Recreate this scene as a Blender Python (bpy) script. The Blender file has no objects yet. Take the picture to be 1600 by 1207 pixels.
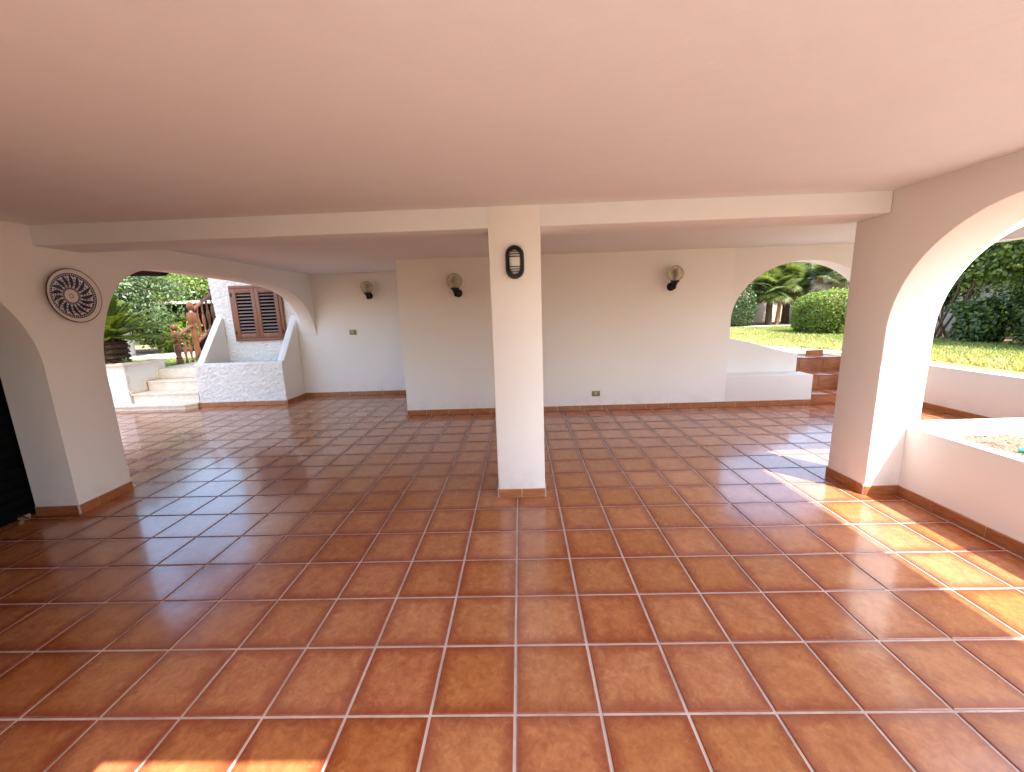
import bpy, bmesh, math, random
import numpy as np
from mathutils import Vector, Matrix
R = math.radians
random.seed(7)
rng = np.random.default_rng(11)
scene = bpy.context.scene
col = scene.collection

# ------------------------------------------------------------------ camera, sky, sun, exposure
def setup_camera():
    yaw, pitch, roll = -0.0256429, 0.1879688, -0.0337779
    cy, sy, cp, sp = math.cos(yaw), math.sin(yaw), math.cos(pitch), math.sin(pitch)
    f = Vector((sy * cp, cy * cp, -sp)); r0 = Vector((cy, -sy, 0)); u0 = r0.cross(f)
    r = r0 * math.cos(roll) + u0 * math.sin(roll)
    u = -r0 * math.sin(roll) + u0 * math.cos(roll)
    cam = bpy.data.cameras.new('camera'); ob = bpy.data.objects.new('camera', cam); col.objects.link(ob)
    m = Matrix(((r.x, u.x, -f.x, 0.066), (r.y, u.y, -f.y, -3.0376), (r.z, u.z, -f.z, 1.5834), (0, 0, 0, 1)))
    ob.matrix_world = m
    cam.sensor_width = 36; cam.lens = 36 * 633.48 / 1600
    cam.clip_start = 0.02; cam.clip_end = 600
    scene.camera = ob
setup_camera()
SUN = Vector((1.0, -1.14, 2.2)).normalized()
world = bpy.data.worlds.new('World'); scene.world = world; world.use_nodes = True
wn = world.node_tree.nodes; wl = world.node_tree.links
sky = wn.new('ShaderNodeTexSky'); sky.sky_type = 'NISHITA'; sky.sun_disc = False
sky.sun_elevation = math.asin(SUN.z); sky.sun_rotation = math.atan2(SUN.x, SUN.y)
sky.air_density = 1.2; sky.dust_density = 2.0; sky.ozone_density = 1.0
wn['Background'].inputs['Strength'].default_value = 0.15
wl.new(sky.outputs[0], wn['Background'].inputs['Color'])
sl = bpy.data.lights.new('sun', 'SUN'); sl.energy = 3.1; sl.angle = R(0.53); sl.color = (1.0, 0.94, 0.87)
so = bpy.data.objects.new('sun', sl); col.objects.link(so)
so.rotation_euler = (-SUN).to_track_quat('-Z', 'Y').to_euler(); so.location = (20, -22, 40)
scene.view_settings.view_transform = 'Standard'; scene.view_settings.look = 'None'
scene.view_settings.gamma = 1.0; scene.view_settings.use_curve_mapping = False
scene.view_settings.exposure = 2.4
scene.render.engine = 'CYCLES'
cy_ = scene.cycles
cy_.use_denoising = True; cy_.max_bounces = 12; cy_.diffuse_bounces = 8; cy_.glossy_bounces = 4
cy_.transmission_bounces = 6; cy_.transparent_max_bounces = 8; cy_.sample_clamp_indirect = 8
cy_.caustics_reflective = False; cy_.caustics_refractive = False

T = 0.34       # floor tile pitch

# ------------------------------------------------------------------ materials
class NT:
    """small wrapper for building node graphs"""
    def __init__(s, name):
        s.m = bpy.data.materials.new(name); s.m.use_nodes = True
        s.n = s.m.node_tree.nodes; s.l = s.m.node_tree.links
        s.b = s.n['Principled BSDF']; s.out = s.n['Material Output']
    def put(s, sock, v):
        if hasattr(v, 'is_output'): s.l.new(v, sock)
        else: sock.default_value = v
    def math(s, op, a, b=0.0, c=0.0, clamp=False):
        n = s.n.new('ShaderNodeMath'); n.operation = op; n.use_clamp = clamp
        s.put(n.inputs[0], a); s.put(n.inputs[1], b); s.put(n.inputs[2], c)
        return n.outputs[0]
    def vmath(s, op, a, b=(0, 0, 0)):
        n = s.n.new('ShaderNodeVectorMath'); n.operation = op; s.put(n.inputs[0], a); s.put(n.inputs[1], b)
        return n.outputs['Value'] if op in ('LENGTH', 'DOT_PRODUCT') else n.outputs[0]
    def pos(s): return s.n.new('ShaderNodeNewGeometry').outputs['Position']
    def obj(s): return s.n.new('ShaderNodeTexCoord').outputs['Object']
    def rand(s): return s.n.new('ShaderNodeObjectInfo').outputs['Random']
    def sep(s, v):
        n = s.n.new('ShaderNodeSeparateXYZ'); s.l.new(v, n.inputs[0]); return n.outputs
    def comb(s, x, y, z=0.0):
        n = s.n.new('ShaderNodeCombineXYZ'); s.put(n.inputs[0], x); s.put(n.inputs[1], y); s.put(n.inputs[2], z); return n.outputs[0]
    def noise(s, vec, scale, detail=4, rough=0.55, w=None, dist=0.0, color=False):
        n = s.n.new('ShaderNodeTexNoise'); s.put(n.inputs['Vector'], vec)
        if w is not None: n.noise_dimensions = '4D'; s.put(n.inputs['W'], w)
        n.inputs['Scale'].default_value = scale; n.inputs['Detail'].default_value = detail
        n.inputs['Roughness'].default_value = rough; n.inputs['Distortion'].default_value = dist
        return n.outputs['Color' if color else 'Fac']
    def voro(s, vec, scale, feature='F1'):
        n = s.n.new('ShaderNodeTexVoronoi'); n.feature = feature; s.put(n.inputs['Vector'], vec); n.inputs['Scale'].default_value = scale
        return n.outputs['Distance']
    def white(s, vec):
        n = s.n.new('ShaderNodeTexWhiteNoise'); s.put(n.inputs['Vector'], vec); return n.outputs
    def ramp(s, f, stops):
        n = s.n.new('ShaderNodeValToRGB'); s.put(n.inputs[0], f); e = n.color_ramp.elements
        while len(e) < len(stops): e.new(0.5)
        for k, (p, c) in enumerate(stops):
            e[k].position = p; e[k].color = (*c, 1) if len(c) == 3 else c
        return n.outputs[0]
    def mix(s, f, a, b, mode='MIX'):
        n = s.n.new('ShaderNodeMix'); n.data_type = 'RGBA'; n.blend_type = mode
        s.put(n.inputs[0], f)
        s.put(n.inputs[6], (*a, 1) if isinstance(a, tuple) and len(a) == 3 else a)
        s.put(n.inputs[7], (*b, 1) if isinstance(b, tuple) and len(b) == 3 else b)
        return n.outputs[2]
    def range(s, v, a, b, c=0.0, d=1.0):
        n = s.n.new('ShaderNodeMapRange'); s.put(n.inputs[0], v)
        for k, x in enumerate((a, b, c, d)): n.inputs[k + 1].default_value = x
        return n.outputs[0]
    def bump(s, h, strength=0.3, dist=0.01):
        n = s.n.new('ShaderNodeBump'); s.put(n.inputs['Height'], h); n.inputs['Strength'].default_value = strength
        n.inputs['Distance'].default_value = dist; s.l.new(n.outputs[0], s.b.inputs['Normal']); return n.outputs[0]
    def set(s, **k):
        names = dict(color='Base Color', rough='Roughness', metal='Metallic', trans='Transmission Weight', spec='Specular IOR Level', alpha='Alpha', coat='Coat Weight', coatr='Coat Roughness')
        for a, v in k.items():
            if isinstance(v, tuple) and len(v) == 3: v = (*v, 1)
            s.put(s.b.inputs[names[a]], v)
        return s.m

def plain(name, c, rough=0.6, metal=0.0, var=0.08, scale=12.0, bump=0.0, bscale=60.0, **k):
    t = NT(name); p = t.obj()
    n = t.noise(p, scale, 4)
    hi = tuple(min(1, x * (1 + var)) for x in c); lo = tuple(x * (1 - var) for x in c)
    t.set(color=t.mix(n, lo, hi), rough=rough, metal=metal, **k)
    if bump: t.bump(t.noise(p, bscale, 3), bump, 0.004)
    return t.m

def m_plaster(name, c, bump=0.10, var=0.05):
    t = NT(name); p = t.pos()
    n = t.noise(p, 0.9, 3); n2 = t.noise(p, 6.0, 5, 0.6)
    lo = tuple(x * (1 - var) for x in c); hi = tuple(min(0.95, x * (1 + var * 0.5)) for x in c)
    base = t.mix(t.math('MULTIPLY_ADD', n2, 0.4, t.math('MULTIPLY', n, 0.6)), lo, hi)
    t.set(color=base, rough=0.75, spec=0.25)
    h = t.math('ADD', t.math('MULTIPLY', t.noise(p, 8, 4, 0.5), 1.2), t.math('MULTIPLY', t.noise(p, 130, 3, 0.6), 0.15))
    t.bump(h, bump, 0.02)
    return t.m

def m_lowplaster():   # wall paint grimy near the skirting (splash marks), world height
    t = NT('white_wall_paint'); p = t.pos(); z = t.sep(p)[2]
    n = t.noise(p, 0.8, 3); n2 = t.noise(p, 7.0, 6, 0.65)
    base = t.mix(n, (0.785, 0.765, 0.74), (0.84, 0.825, 0.81))
    g = t.math('MULTIPLY', t.range(z, 0.08, 0.3, 1.0, 0.0), t.range(n2, 0.45, 0.7))
    t.set(color=t.mix(t.math('MULTIPLY', g, 0.35), base, (0.55, 0.45, 0.36)), rough=0.72, spec=0.25)
    h = t.math('ADD', t.math('MULTIPLY', t.noise(p, 7, 4, 0.5), 1.3), t.math('MULTIPLY', t.noise(p, 120, 3, 0.6), 0.15))
    t.bump(h, 0.10, 0.02)
    return t.m

def m_tile():
    t = NT('terracotta_tile'); p = t.pos(); x, y, z = t.sep(p)
    sx = t.math('DIVIDE', x, T); sy_ = t.math('DIVIDE', y, T)
    fx = t.math('FRACT', t.math('ADD', sx, 100.0)); fy = t.math('FRACT', t.math('ADD', sy_, 100.0))
    ix = t.math('FLOOR', sx); iy = t.math('FLOOR', sy_)
    wn_ = t.white(t.comb(ix, iy, 3.0)); w = wn_['Value']
    w2 = t.white(t.comb(ix, iy, 9.0))['Value']
    ww = t.math('MULTIPLY', w, 40.0)
    ex = t.math('MINIMUM', fx, t.math('SUBTRACT', 1.0, fx)); ey = t.math('MINIMUM', fy, t.math('SUBTRACT', 1.0, fy))
    e = t.math('MINIMUM', ex, ey)
    nbig = t.noise(p, 9, 5, 0.62, ww, 1.2); nfin = t.noise(p, 42, 5, 0.7, ww, 0.8); nmot = t.noise(p, 16, 6, 0.7, t.math('ADD', ww, 9.0), 1.5)
    ed = t.math('ADD', e, t.math('MULTIPLY', t.math('SUBTRACT', nmot, 0.5), 0.22))
    edge = t.range(ed, 0.02, 0.20, 1.0, 0.0)
    c0 = t.ramp(nbig, [(0.28, (0.33, 0.098, 0.032)), (0.5, (0.45, 0.158, 0.056)), (0.72, (0.54, 0.222, 0.085))])
    c0 = t.mix(t.range(nfin, 0.38, 0.72, 0, 0.65), c0, (0.25, 0.078, 0.028))
    c0 = t.mix(t.range(nmot, 0.46, 0.66, 0, 0.5), c0, (0.55, 0.225, 0.085))
    c0 = t.mix(t.range(t.noise(p, 24, 6, 0.75, ww, 1.0), 0.56, 0.70, 0, 0.45), c0, (0.235, 0.07, 0.026))
    c1 = t.mix(t.math('MULTIPLY', edge, 0.92), c0, (0.235, 0.047, 0.019))
    scr = t.range(t.noise(t.vmath('MULTIPLY', p, (1, 1, 1)), 60, 4, 0.8, ww, 2.0), 0.62, 0.72)
    c1 = t.mix(t.math('MULTIPLY', t.math('MULTIPLY', scr, t.math('ADD', edge, 0.25)), 0.7), c1, (0.50, 0.22, 0.10))
    hs = t.n.new('ShaderNodeHueSaturation'); t.l.new(c1, hs.inputs['Color'])
    t.put(hs.inputs['Value'], t.range(w2, 0, 1, 0.93, 1.09)); t.put(hs.inputs['Hue'], t.range(w, 0, 1, 0.499, 0.503))
    t.put(hs.inputs['Saturation'], t.range(w2, 0, 1, 1.03, 0.93))
    dust = t.range(t.noise(p, 1.3, 5, 0.6), 0.45, 0.8, 0, 0.12)
    t.set(color=t.mix(dust, hs.outputs[0], (0.45, 0.30, 0.21)), spec=0.55,
          rough=t.math('ADD', t.range(nfin, 0.3, 0.8, 0.17, 0.30), t.math('MULTIPLY', dust, 0.5)))
    h = t.math('ADD', t.math('MULTIPLY', nbig, 0.8), t.math('MULTIPLY', nfin, 0.22))
    t.set(coat=0.5, coatr=0.10)
    t.bump(h, 0.14, 0.004)
    return t.m

def m_skirt():
    t = NT('skirting_terracotta'); p = t.pos(); r = t.rand()
    n = t.noise(t.vmath('MULTIPLY', p, (6, 6, 30)), 1.2, 5, 0.65, t.math('MULTIPLY', r, 20), 0.8)
    c = t.ramp(n, [(0.3, (0.25, 0.080, 0.030)), (0.52, (0.38, 0.140, 0.050)), (0.75, (0.50, 0.22, 0.088))])
    t.set(color=c, rough=0.33); t.bump(n, 0.2, 0.004)
    return t.m

def m_grout():
    t = NT('tile_grout'); p = t.pos()
    n = t.noise(p, 3, 5, 0.65); n2 = t.noise(p, 45, 4, 0.7)
    c = t.mix(t.range(n, 0.35, 0.7), (0.46, 0.36, 0.31), (0.74, 0.64, 0.57))
    c = t.mix(t.range(n2, 0.62, 0.75, 0, 0.75), c, (0.16, 0.12, 0.10))
    t.set(color=c, rough=0.9, spec=0.1); t.bump(n2, 0.4, 0.003)
    return t.m

def m_stucco():
    t = NT('rough_white_stucco'); p = t.pos()
    n = t.noise(p, 14, 5, 0.6, dist=0.8); v = t.voro(t.vmath('ADD', p, t.vmath('MULTIPLY', t.noise(p, 9, 2, color=True), (0.12, 0.12, 0.12))), 17)
    pits = t.range(t.noise(p, 70, 2), 0.66, 0.72)
    dirt = t.range(t.noise(p, 2.5, 5, 0.7), 0.5, 0.8, 0, 0.35)
    c = t.mix(dirt, t.mix(n, (0.70, 0.665, 0.63), (0.82, 0.80, 0.77)), (0.48, 0.42, 0.36))
    c = t.mix(t.math('MULTIPLY', pits, 0.6), c, (0.35, 0.30, 0.26))
    t.set(color=c, rough=0.9, spec=0.1)
    t.bump(t.math('ADD', t.math('MULTIPLY', v, 0.7), n), 0.75, 0.02)
    return t.m

def m_marble():
    t = NT('cream_marble'); p = t.pos()
    n = t.noise(p, 4, 6, 0.65, dist=2.5); v = t.range(t.math('ABSOLUTE', t.math('SUBTRACT', t.noise(p, 2.6, 6, 0.6, dist=1.6), 0.5)), 0.0, 0.03, 0.5, 0)
    c = t.ramp(n, [(0.3, (0.70, 0.58, 0.45)), (0.55, (0.79, 0.70, 0.58)), (0.8, (0.83, 0.77, 0.68))])
    t.set(color=t.mix(t.math('MULTIPLY', v, 0.6), c, (0.55, 0.38, 0.24)), rough=0.42)
    t.bump(n, 0.1, 0.003)
    return t.m

def m_wood(name, a, b, axis=2, rough=0.45):
    t = NT(name); p = t.pos(); s = [26, 26, 26]; s[axis] = 2.2
    n = t.noise(t.vmath('MULTIPLY', p, tuple(s)), 1.0, 5, 0.65, t.math('MULTIPLY', t.rand(), 15), 0.7)
    t.set(color=t.ramp(n, [(0.3, a), (0.7, b)]), rough=rough, spec=0.5 if rough < 0.8 else 0.08); t.bump(n, 0.15, 0.003)
    return t.m

def m_leaf(name, lo, hi, rough=0.45, trans=0.35, dead=None):
    t = NT(name)
    at = t.n.new('ShaderNodeAttribute'); at.attribute_name = 'tone'
    f = t.math('ADD', t.math('MULTIPLY', at.outputs['Fac'], 0.8), t.math('MULTIPLY', t.noise(t.pos(), 1.6, 3), 0.3), clamp=True)
    c = t.mix(f, lo, hi)
    if dead: c = t.mix(t.range(t.noise(t.pos(), 3.5, 3), 0.62, 0.68, 0, 0.8), c, dead)
    t.set(color=c, rough=rough, spec=0.4)
    tr = t.n.new('ShaderNodeBsdfTranslucent'); t.l.new(c, tr.inputs[0])
    br = t.mix(0.75, c, t.mix(f, tuple(min(1, 1.6 * x) for x in lo), (min(1, hi[0] * 2.0), min(1, hi[1] * 1.9), hi[2] * 0.8)))
    t.l.new(br, tr.inputs[0])
    mx = t.n.new('ShaderNodeMixShader'); mx.inputs[0].default_value = trans
    t.l.new(t.b.outputs[0], mx.inputs[1]); t.l.new(tr.outputs[0], mx.inputs[2]); t.l.new(mx.outputs[0], t.out.inputs[0])
    return t.m

def m_ground():
    t = NT('lawn_soil'); p = t.pos(); n = t.noise(p, 0.7, 5, 0.6); n2 = t.noise(p, 14, 6, 0.7)
    c = t.mix(n, (0.17, 0.17, 0.06), (0.40, 0.32, 0.17)); c = t.mix(t.range(n2, 0.3, 0.7, 0, 0.6), c, (0.20, 0.15, 0.085))
    t.set(color=c, rough=0.95, spec=0.1); t.bump(n2, 0.6, 0.03)
    return t.m

def m_gravel(name, a, b):
    t = NT(name); p = t.pos(); n = t.noise(p, 5, 6, 0.7); v = t.voro(p, 60)
    c = t.mix(t.range(n, 0.3, 0.7), a, b); c = t.mix(t.range(v, 0.0, 0.5, 0, 0.5), c, tuple(x * 0.6 for x in a))
    t.set(color=c, rough=0.95, spec=0.1); t.bump(t.math('ADD', v, n), 0.5, 0.02)
    return t.m

def m_gardenwall():
    t = NT('weathered_garden_plaster'); p = t.pos(); n = t.noise(p, 1.4, 6, 0.65)
    c = t.mix(n, (0.44, 0.38, 0.31), (0.66, 0.60, 0.52))
    patch = t.range(t.noise(p, 2.2, 4, 0.6, dist=0.4), 0.62, 0.65)
    t.set(color=t.mix(t.math('MULTIPLY', patch, 0.8), c, (0.30, 0.14, 0.08)), rough=0.9, spec=0.1)
    t.bump(n, 0.3, 0.03)
    return t.m

def m_plate():
    t = NT('painted_ceramic_plate'); x, y, z = t.sep(t.obj())
    r = t.math('DIVIDE', t.math('SQRT', t.math('ADD', t.math('MULTIPLY', x, x), t.math('MULTIPLY', y, y))), 0.222)
    th = t.math('DIVIDE', t.math('ARCTAN2', y, x), 2 * math.pi)
    def band(v, a, b, s=0.006):
        return t.math('MULTIPLY', t.range(v, a - s, a + s), t.range(v, b - s, b + s, 1, 0))
    white = (0.72, 0.70, 0.70); blue = (0.012, 0.016, 0.10); dark = (0.02, 0.008, 0.014)
    c = t.mix(t.noise(t.obj(), 20, 3), (0.64, 0.60, 0.59), (0.74, 0.71, 0.70))
    c = t.mix(band(r, 0.965, 1.2), c, (0.09, 0.02, 0.015))
    # ladder ring
    c = t.mix(band(r, 0.735, 0.835), c, blue)
    fl = t.math('FRACT', t.math('MULTIPLY', t.math('ADD', th, 1.0), 64))
    c = t.mix(t.math('MULTIPLY', band(r, 0.765, 0.805), band(fl, 0.15, 0.6, 0.06)), c, white)
    # curved spokes
    ths = t.math('ADD', th, t.math('MULTIPLY', t.math('SINE', t.math('MULTIPLY', r, 4.2)), 0.035))
    fs = t.math('FRACT', t.math('MULTIPLY', t.math('ADD', ths, 1.0), 17))
    d = t.math('ABSOLUTE', t.math('SUBTRACT', fs, 0.5))
    inner = band(r, 0.29, 0.745)
    wid = t.math('MULTIPLY', t.math('SINE', t.range(r, 0.29, 0.745, 0.35, 2.9)), 0.35)
    sp = t.math('MULTIPLY', inner, t.range(t.math('SUBTRACT', wid, d), -0.02, 0.02))
    dots = t.math('MULTIPLY', t.math('MULTIPLY', inner, t.range(d, 0.34, 0.40)), t.range(t.math('SINE', t.math('MULTIPLY', r, 62)), 0.0, 0.2))
    red = t.math('MULTIPLY', band(r, 0.60, 0.66), t.range(d, 0.38, 0.43))
    c = t.mix(dots, c, (0.03, 0.03, 0.13)); c = t.mix(red, c, (0.30, 0.04, 0.03)); c = t.mix(sp, c, (0.005, 0.008, 0.055))
    c = t.mix(band(r, 0.245, 0.30), c, blue); c = t.mix(band(r, 0.27, 0.285), c, (0.25, 0.22, 0.35))
    c = t.mix(band(r, 0.055, 0.085), c, (0.20, 0.14, 0.06))
    t.set(color=c, rough=0.22, spec=0.5)
    return t.m

M = dict(
    wall=m_lowplaster(), ceil=m_plaster('white_ceiling_paint', (0.78, 0.80, 0.815), 0.24, 0.07), tile=m_tile(), skirt=m_skirt(), grout=m_grout(),
    stucco=m_stucco(), marble=m_marble(), white=m_plaster('white_coping_paint', (0.80, 0.78, 0.75), 0.15),
    shutter=m_wood('reddish_shutter_wood', (0.16, 0.052, 0.024), (0.25, 0.09, 0.042), 2), slat=m_wood('weathered_slat_wood', (0.20, 0.13, 0.105), (0.29, 0.205, 0.17), 0, 0.4),
    baluster=m_wood('varnished_orange_wood', (0.085, 0.026, 0.009), (0.155, 0.052, 0.018), 2, 0.35), darkwood=m_wood('dark_brown_wood', (0.010, 0.005, 0.004), (0.022, 0.010, 0.007), 0, 0.9),
    black=plain('black_lamp_metal', (0.004, 0.004, 0.0045), 0.45, spec=0.3), darkslat=plain('black_shade_fill', (0.0035, 0.0035, 0.0035), 0.85, var=0.3, spec=0.1),
    brass=plain('brown_switch_plate', (0.22, 0.16, 0.085), 0.35, 0.3), rocker=plain('pale_switch_rocker', (0.42, 0.36, 0.24), 0.4),
    glass=plain('frosted_lamp_glass', (0.62, 0.60, 0.55), 0.35, var=0.03), iron=plain('dark_hinge_iron', (0.03, 0.02, 0.018), 0.5, 0.4),
    ground=m_ground(), soil=m_gravel('dry_planter_gravel', (0.24, 0.15, 0.11), (0.38, 0.27, 0.21)), path=m_gravel('pale_path_concrete', (0.60, 0.52, 0.44), (0.72, 0.66, 0.58)),
    mulch=m_gravel('dark_bed_soil', (0.17, 0.10, 0.07), (0.27, 0.18, 0.13)), gwall=m_gardenwall(), plate=m_plate(),
    bark=plain('tree_bark', (0.11, 0.07, 0.045), 0.9, var=0.45, scale=30, bump=1.0, bscale=45), redbark=plain('reddish_bark', (0.30, 0.16, 0.085), 0.85, var=0.4, scale=30, bump=0.9, bscale=50),
    palmbark=plain('palm_trunk_fibre', (0.065, 0.038, 0.022), 0.95, var=0.5, scale=40, bump=1.0, bscale=60), hose=plain('teal_plastic', (0.03, 0.35, 0.33), 0.4),
    concrete=plain('upper_floor_concrete', (0.55, 0.52, 0.48), 0.8), building=m_plaster('outer_house_paint', (0.74, 0.71, 0.66)),
    twig=plain('dry_twig', (0.16, 0.10, 0.07), 0.9, var=0.3), petal=plain('magenta_bract', (0.42, 0.05, 0.22), 0.6, var=0.3),
    straw=m_leaf('dried_frond', (0.26, 0.20, 0.12), (0.48, 0.40, 0.27), trans=0.25),
    leafd=m_leaf('dark_glossy_leaf', (0.018, 0.042, 0.014), (0.075, 0.13, 0.042), 0.35, 0.25), leafm=m_leaf('mid_green_leaf', (0.038, 0.075, 0.018), (0.17, 0.24, 0.06), 0.42, 0.35),
    leafy=m_leaf('yellow_green_leaf', (0.07, 0.115, 0.02), (0.24, 0.31, 0.06), 0.45, 0.45), leafb=m_leaf('blue_green_leaf', (0.035, 0.068, 0.030), (0.14, 0.20, 0.085), 0.35, 0.3),
    frond=m_leaf('palm_frond_green', (0.026, 0.048, 0.008), (0.115, 0.15, 0.028), 0.35, 0.3), fan=m_leaf('fan_palm_green', (0.045, 0.075, 0.02), (0.16, 0.20, 0.065), 0.4, 0.35),
    grass=m_leaf('grass_blade', (0.13, 0.18, 0.04), (0.30, 0.36, 0.10), 0.5, 0.35), drygrass=m_leaf('dry_grass_blade', (0.32, 0.27, 0.10), (0.60, 0.49, 0.24), 0.6, 0.3))

# globe glass: translucent smoked glass
def m_globe():
    t = NT('smoked_globe_glass'); p = t.obj()
    a = t.math('SINE', t.math('MULTIPLY', t.math('ARCTAN2', t.sep(p)[1], t.sep(p)[0]), 36))
    t.set(color=(0.95, 0.88, 0.70), rough=0.22, trans=0.72); t.b.inputs['IOR'].default_value = 1.25
    t.bump(a, 0.35, 0.004)
    return t.m
M['globe'] = m_globe()

# ------------------------------------------------------------------ builders
def link(name, me, mat=None, parent=None, loc=None):
    o = bpy.data.objects.new(name, me); col.objects.link(o)
    if mat is not None and me is not None and not me.materials: me.materials.append(mat)
    if parent is not None: o.parent = parent
    if loc is not None: o.location = loc
    return o
def thing(name, label, cat, loc=(0, 0, 0), group=None, kind=None):
    o = bpy.data.objects.new(name, None); col.objects.link(o); o.location = loc; o.empty_display_size = 0.1
    return tag(o, label, cat, group, kind)
def tag(o, label=None, cat=None, group=None, kind=None):
    if label: o['label'] = label
    if cat: o['category'] = cat
    if group: o['group'] = group
    if kind: o['kind'] = kind
    return o
def finish(bm, name, mat, parent=None, smooth=None, loc=None):
    me = bpy.data.meshes.new(name); bm.normal_update(); bm.to_mesh(me); bm.free()
    if smooth is not None:
        me.polygons.foreach_set('use_smooth', [True] * len(me.polygons)); me.set_sharp_from_angle(angle=R(smooth))
    return link(name, me, mat, parent, loc)
def add_box(bm, x0, x1, y0, y1, z0, z1):
    v = [bm.verts.new(p) for p in ((x0, y0, z0), (x1, y0, z0), (x1, y1, z0), (x0, y1, z0), (x0, y0, z1), (x1, y0, z1), (x1, y1, z1), (x0, y1, z1))]
    for f in ((3, 2, 1, 0), (4, 5, 6, 7), (0, 1, 5, 4), (1, 2, 6, 5), (2, 3, 7, 6), (3, 0, 4, 7)): bm.faces.new([v[i] for i in f])
def bevel(bm, w, test=None, seg=2, ang=40):
    bm.normal_update()
    es = [e for e in bm.edges if len(e.link_faces) == 2 and e.calc_face_angle(0) > R(ang) and (test is None or test(e))]
    if es: bmesh.ops.bevel(bm, geom=es, offset=w, segments=seg, affect='EDGES', profile=0.5, clamp_overlap=True)
def box(name, mat, b, parent=None, bw=0.0, test=None, smooth=35):
    bm = bmesh.new(); add_box(bm, *b)
    if bw: bevel(bm, bw, test)
    return finish(bm, name, mat, parent, smooth if bw else None)
def prism(name, mat, poly, to3, depth, parent=None, bw=0.0, test=None):
    """poly: 2-D outline; to3(u, v, w) -> 3-D point; extruded w from 0 to depth"""
    bm = bmesh.new()
    a = [bm.verts.new(to3(u, v, 0)) for u, v in poly]; b = [bm.verts.new(to3(u, v, depth)) for u, v in poly]
    bm.faces.new(a); bm.faces.new(b[::-1]); n = len(poly)
    for i in range(n): bm.faces.new((a[i], b[i], b[(i + 1) % n], a[(i + 1) % n]))
    bmesh.ops.recalc_face_normals(bm, faces=bm.faces)
    if bw: bevel(bm, bw, test)
    return finish(bm, name, mat, parent, 35)
def lathe(name, mat, prof, seg=24, parent=None, axis=None, loc=None, smooth=40):
    bm = bmesh.new(); rings = []
    for r, z in prof:
        rings.append([bm.verts.new((r * math.cos(2 * math.pi * k / seg), r * math.sin(2 * math.pi * k / seg), z)) for k in range(seg)] if r > 1e-6 else [bm.verts.new((0, 0, z))])
    for a, b in zip(rings, rings[1:]):
        for k in range(seg):
            j = (k + 1) % seg
            if len(a) > 1 and len(b) > 1: bm.faces.new((a[k], a[j], b[j], b[k]))
            elif len(a) > 1: bm.faces.new((a[k], a[j], b[0]))
            elif len(b) > 1: bm.faces.new((a[0], b[j], b[k]))
    bmesh.ops.recalc_face_normals(bm, faces=bm.faces)
    if axis is not None: bm.transform(axis)
    return finish(bm, name, mat, parent, smooth, loc)
def tube(bm, pts, rad, seg=8):
    pts = [Vector(p) for p in pts]; rings = []
    for i, p in enumerate(pts):
        d = (pts[min(i + 1, len(pts) - 1)] - pts[max(i - 1, 0)]).normalized()
        a = d.orthogonal().normalized() if i == 0 else (prev - d * prev.dot(d)).normalized()
        prev = a; b = d.cross(a); r = rad[i] if hasattr(rad, '__len__') else rad
        rings.append([bm.verts.new(p + (a * math.cos(2 * math.pi * k / seg) + b * math.sin(2 * math.pi * k / seg)) * r) for k in range(seg)])
    for x, y in zip(rings, rings[1:]):
        for k in range(seg): bm.faces.new((x[k], x[(k + 1) % seg], y[(k + 1) % seg], y[k]))
    bm.faces.new(rings[0][::-1]); bm.faces.new(rings[-1])
def tube_obj(name, mat, pts, rad, parent=None, seg=8):
    bm = bmesh.new(); tube(bm, pts, rad, seg); return finish(bm, name, mat, parent, 50)
def quads_mesh(name, V, F=None, tone=None, k=4):
    """numpy mesh: V (n*k,3), faces of k verts each"""
    n = len(V) // k; me = bpy.data.meshes.new(name)
    me.vertices.add(n * k); me.vertices.foreach_set('co', np.asarray(V, np.float32).ravel())
    me.loops.add(n * k); me.loops.foreach_set('vertex_index', np.arange(n * k, dtype=np.int32))
    me.polygons.add(n); me.polygons.foreach_set('loop_start', np.arange(0, n * k, k, dtype=np.int32))
    if tone is not None:
        at = me.attributes.new('tone', 'FLOAT', 'FACE'); at.data.foreach_set('value', np.asarray(tone, np.float32))
    me.update(calc_edges=True)
    return me
def leaf_quads(P, N, L, W, droop=0.0, jit=0.9):
    """rhombus leaves at P, loosely facing N"""
    n = len(P)
    N = N + rng.normal(0, jit, (n, 3)); N /= np.linalg.norm(N, axis=1, keepdims=True)
    D = rng.normal(0, 1, (n, 3)); D[:, 2] -= droop; D -= (D * N).sum(1, keepdims=True) * N; D /= np.linalg.norm(D, axis=1, keepdims=True)
    S = np.cross(N, D); s = rng.uniform(0.65, 1.25, (n, 1)); L = L * s; W = W * s
    V = np.stack([P - D * L * 0.5, P + S * W * 0.5 - D * L * 0.05 + N * W * 0.12, P + D * L * 0.5, P - S * W * 0.5 - D * L * 0.05 + N * W * 0.12], 1)
    return V.reshape(-1, 3)
def sphere_pts(n):
    d = rng.normal(0, 1, (n, 3)); return d / np.linalg.norm(d, axis=1, keepdims=True)

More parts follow.
